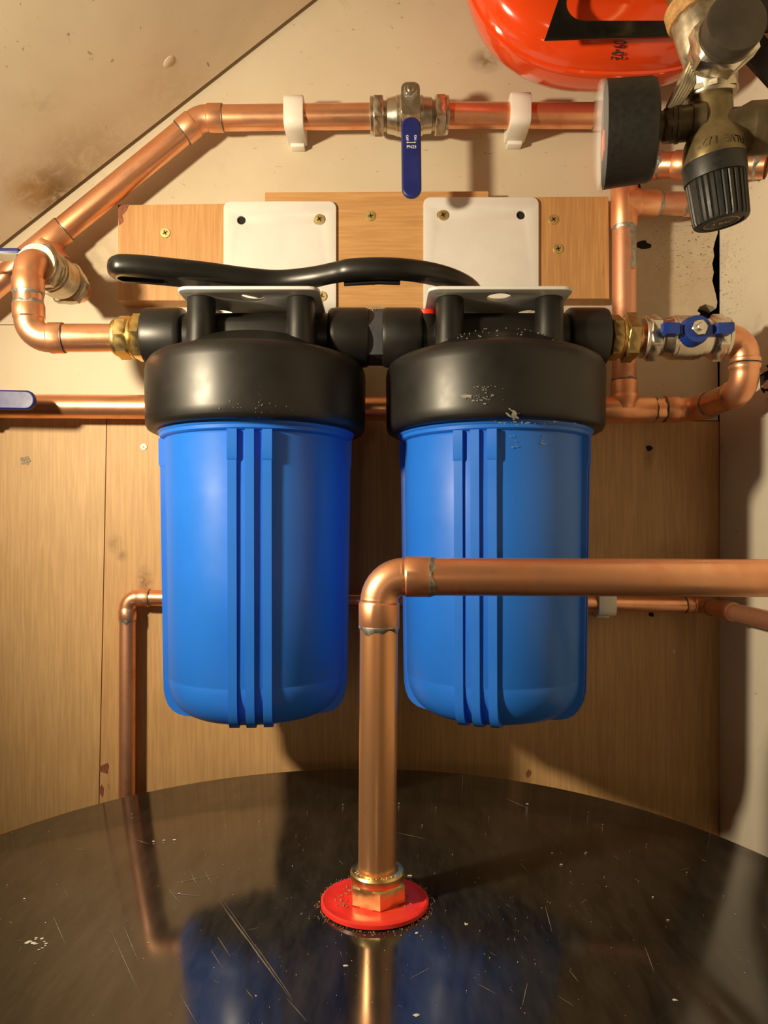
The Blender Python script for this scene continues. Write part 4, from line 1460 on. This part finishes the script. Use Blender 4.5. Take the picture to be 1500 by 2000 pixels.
# outlet to the right
o0, o1 = S(1400, 255), S(1530, 248, 0.448)
od = (o1 - o0).normalized()
b = B(); b.tube([o0, o0 + od * 0.013, o0 + od * 0.018, o0 + od * 0.019, o1], [0.0125, 0.0125, 0.0150, 0.0155, 0.0155], 32); b.done('outlet', 'bronze_dark', sv)
# nickel socket above, hex casting and plug
t0, t1 = S(1387, 192), S(1386, 110, 0.446)
tdv = (t1 - t0).normalized()
b = B(); b.tube([t0, t0 + tdv * 0.001, t0 + tdv * 0.019, t0 + tdv * 0.0215, t1], [0.0150, 0.0156, 0.0160, 0.0142, 0.0138], 40); b.done('socket', 'nickel_worn', sv)
mq = frame(tdv, t0 + tdv * 0.0018); b = B(); b.hexnut(0.0312, 0.0040, mq, n=8, phase=0.3); b.done('socket_rim', 'nickel_worn', sv)
c0, c1 = S(1398, 128, 0.446), S(1345, -20, 0.452)
cdv = (c1 - c0).normalized()
mq = frame(cdv, c0)
b = B(); b.lathe([(0.010, -0.002), (0.0150, 0.002), (0.0158, 0.010)], mq, 32); b.hexnut(0.0330, 0.026, mq @ Matrix.Translation((0, 0, 0.008)), phase=0.4); b.done('cross_casting', 'nickel_worn', sv)
mq2 = mq @ Matrix.Translation((0, 0, 0.033))
b = B(); b.lathe([(0.0150, 0.0), (0.0180, 0.001), (0.0186, 0.004), (0.0182, 0.011), (0.0150, 0.012)], mq2, 40); b.done('hemp_wrap', 'hemp', sv)
b = B(); b.tube([mq2 @ Vector((0, 0, 0.010)), mq2 @ Vector((0, 0, 0.030)), R(0.200, 0.48, 0.405), R(0.203, 0.553, 0.425)], [0.0135] * 4, 28); b.done('vessel_tail', 'brass_old', sv)
n0, n1 = S(1395, 112, 0.440), P(1440, 40, 0.408)
ndv = (n1 - n0).normalized()
mq = frame(ndv, n0)
LN = (n1 - n0).length
b = B(); b.lathe([(0.0135, 0.0), (0.0165, 0.002), (0.0172, 0.010)], mq, 36); b.hexnut(0.0350, 0.012, mq @ Matrix.Translation((0, 0, 0.008)), phase=0.2); b.done('plug_nut', 'nickel', sv)
b = B(); b.lathe([(0.0152, 0.015), (0.0172, LN - 0.003), (0.0168, LN), (0.0150, LN + 0.0008), (0, LN + 0.0010)], mq, 40); b.done('plug', 'plug_dark', sv)
# sealing thread and tag wire at the shoulder
pa, pb, pc = S(1356, 122, 0.440), S(1338, 165, 0.440), S(1312, 212, 0.447)
b = B()
for kx in range(5):
    o = Vector((0.0016 * kx - 0.003, -0.001 + 0.0004 * kx, 0))
    b.tube([pa + o, pb + o * 1.2, pc + o], [0.0016, 0.0020, 0.0014], 10)
b.done('thread_tape', 'nickel_worn', sv)
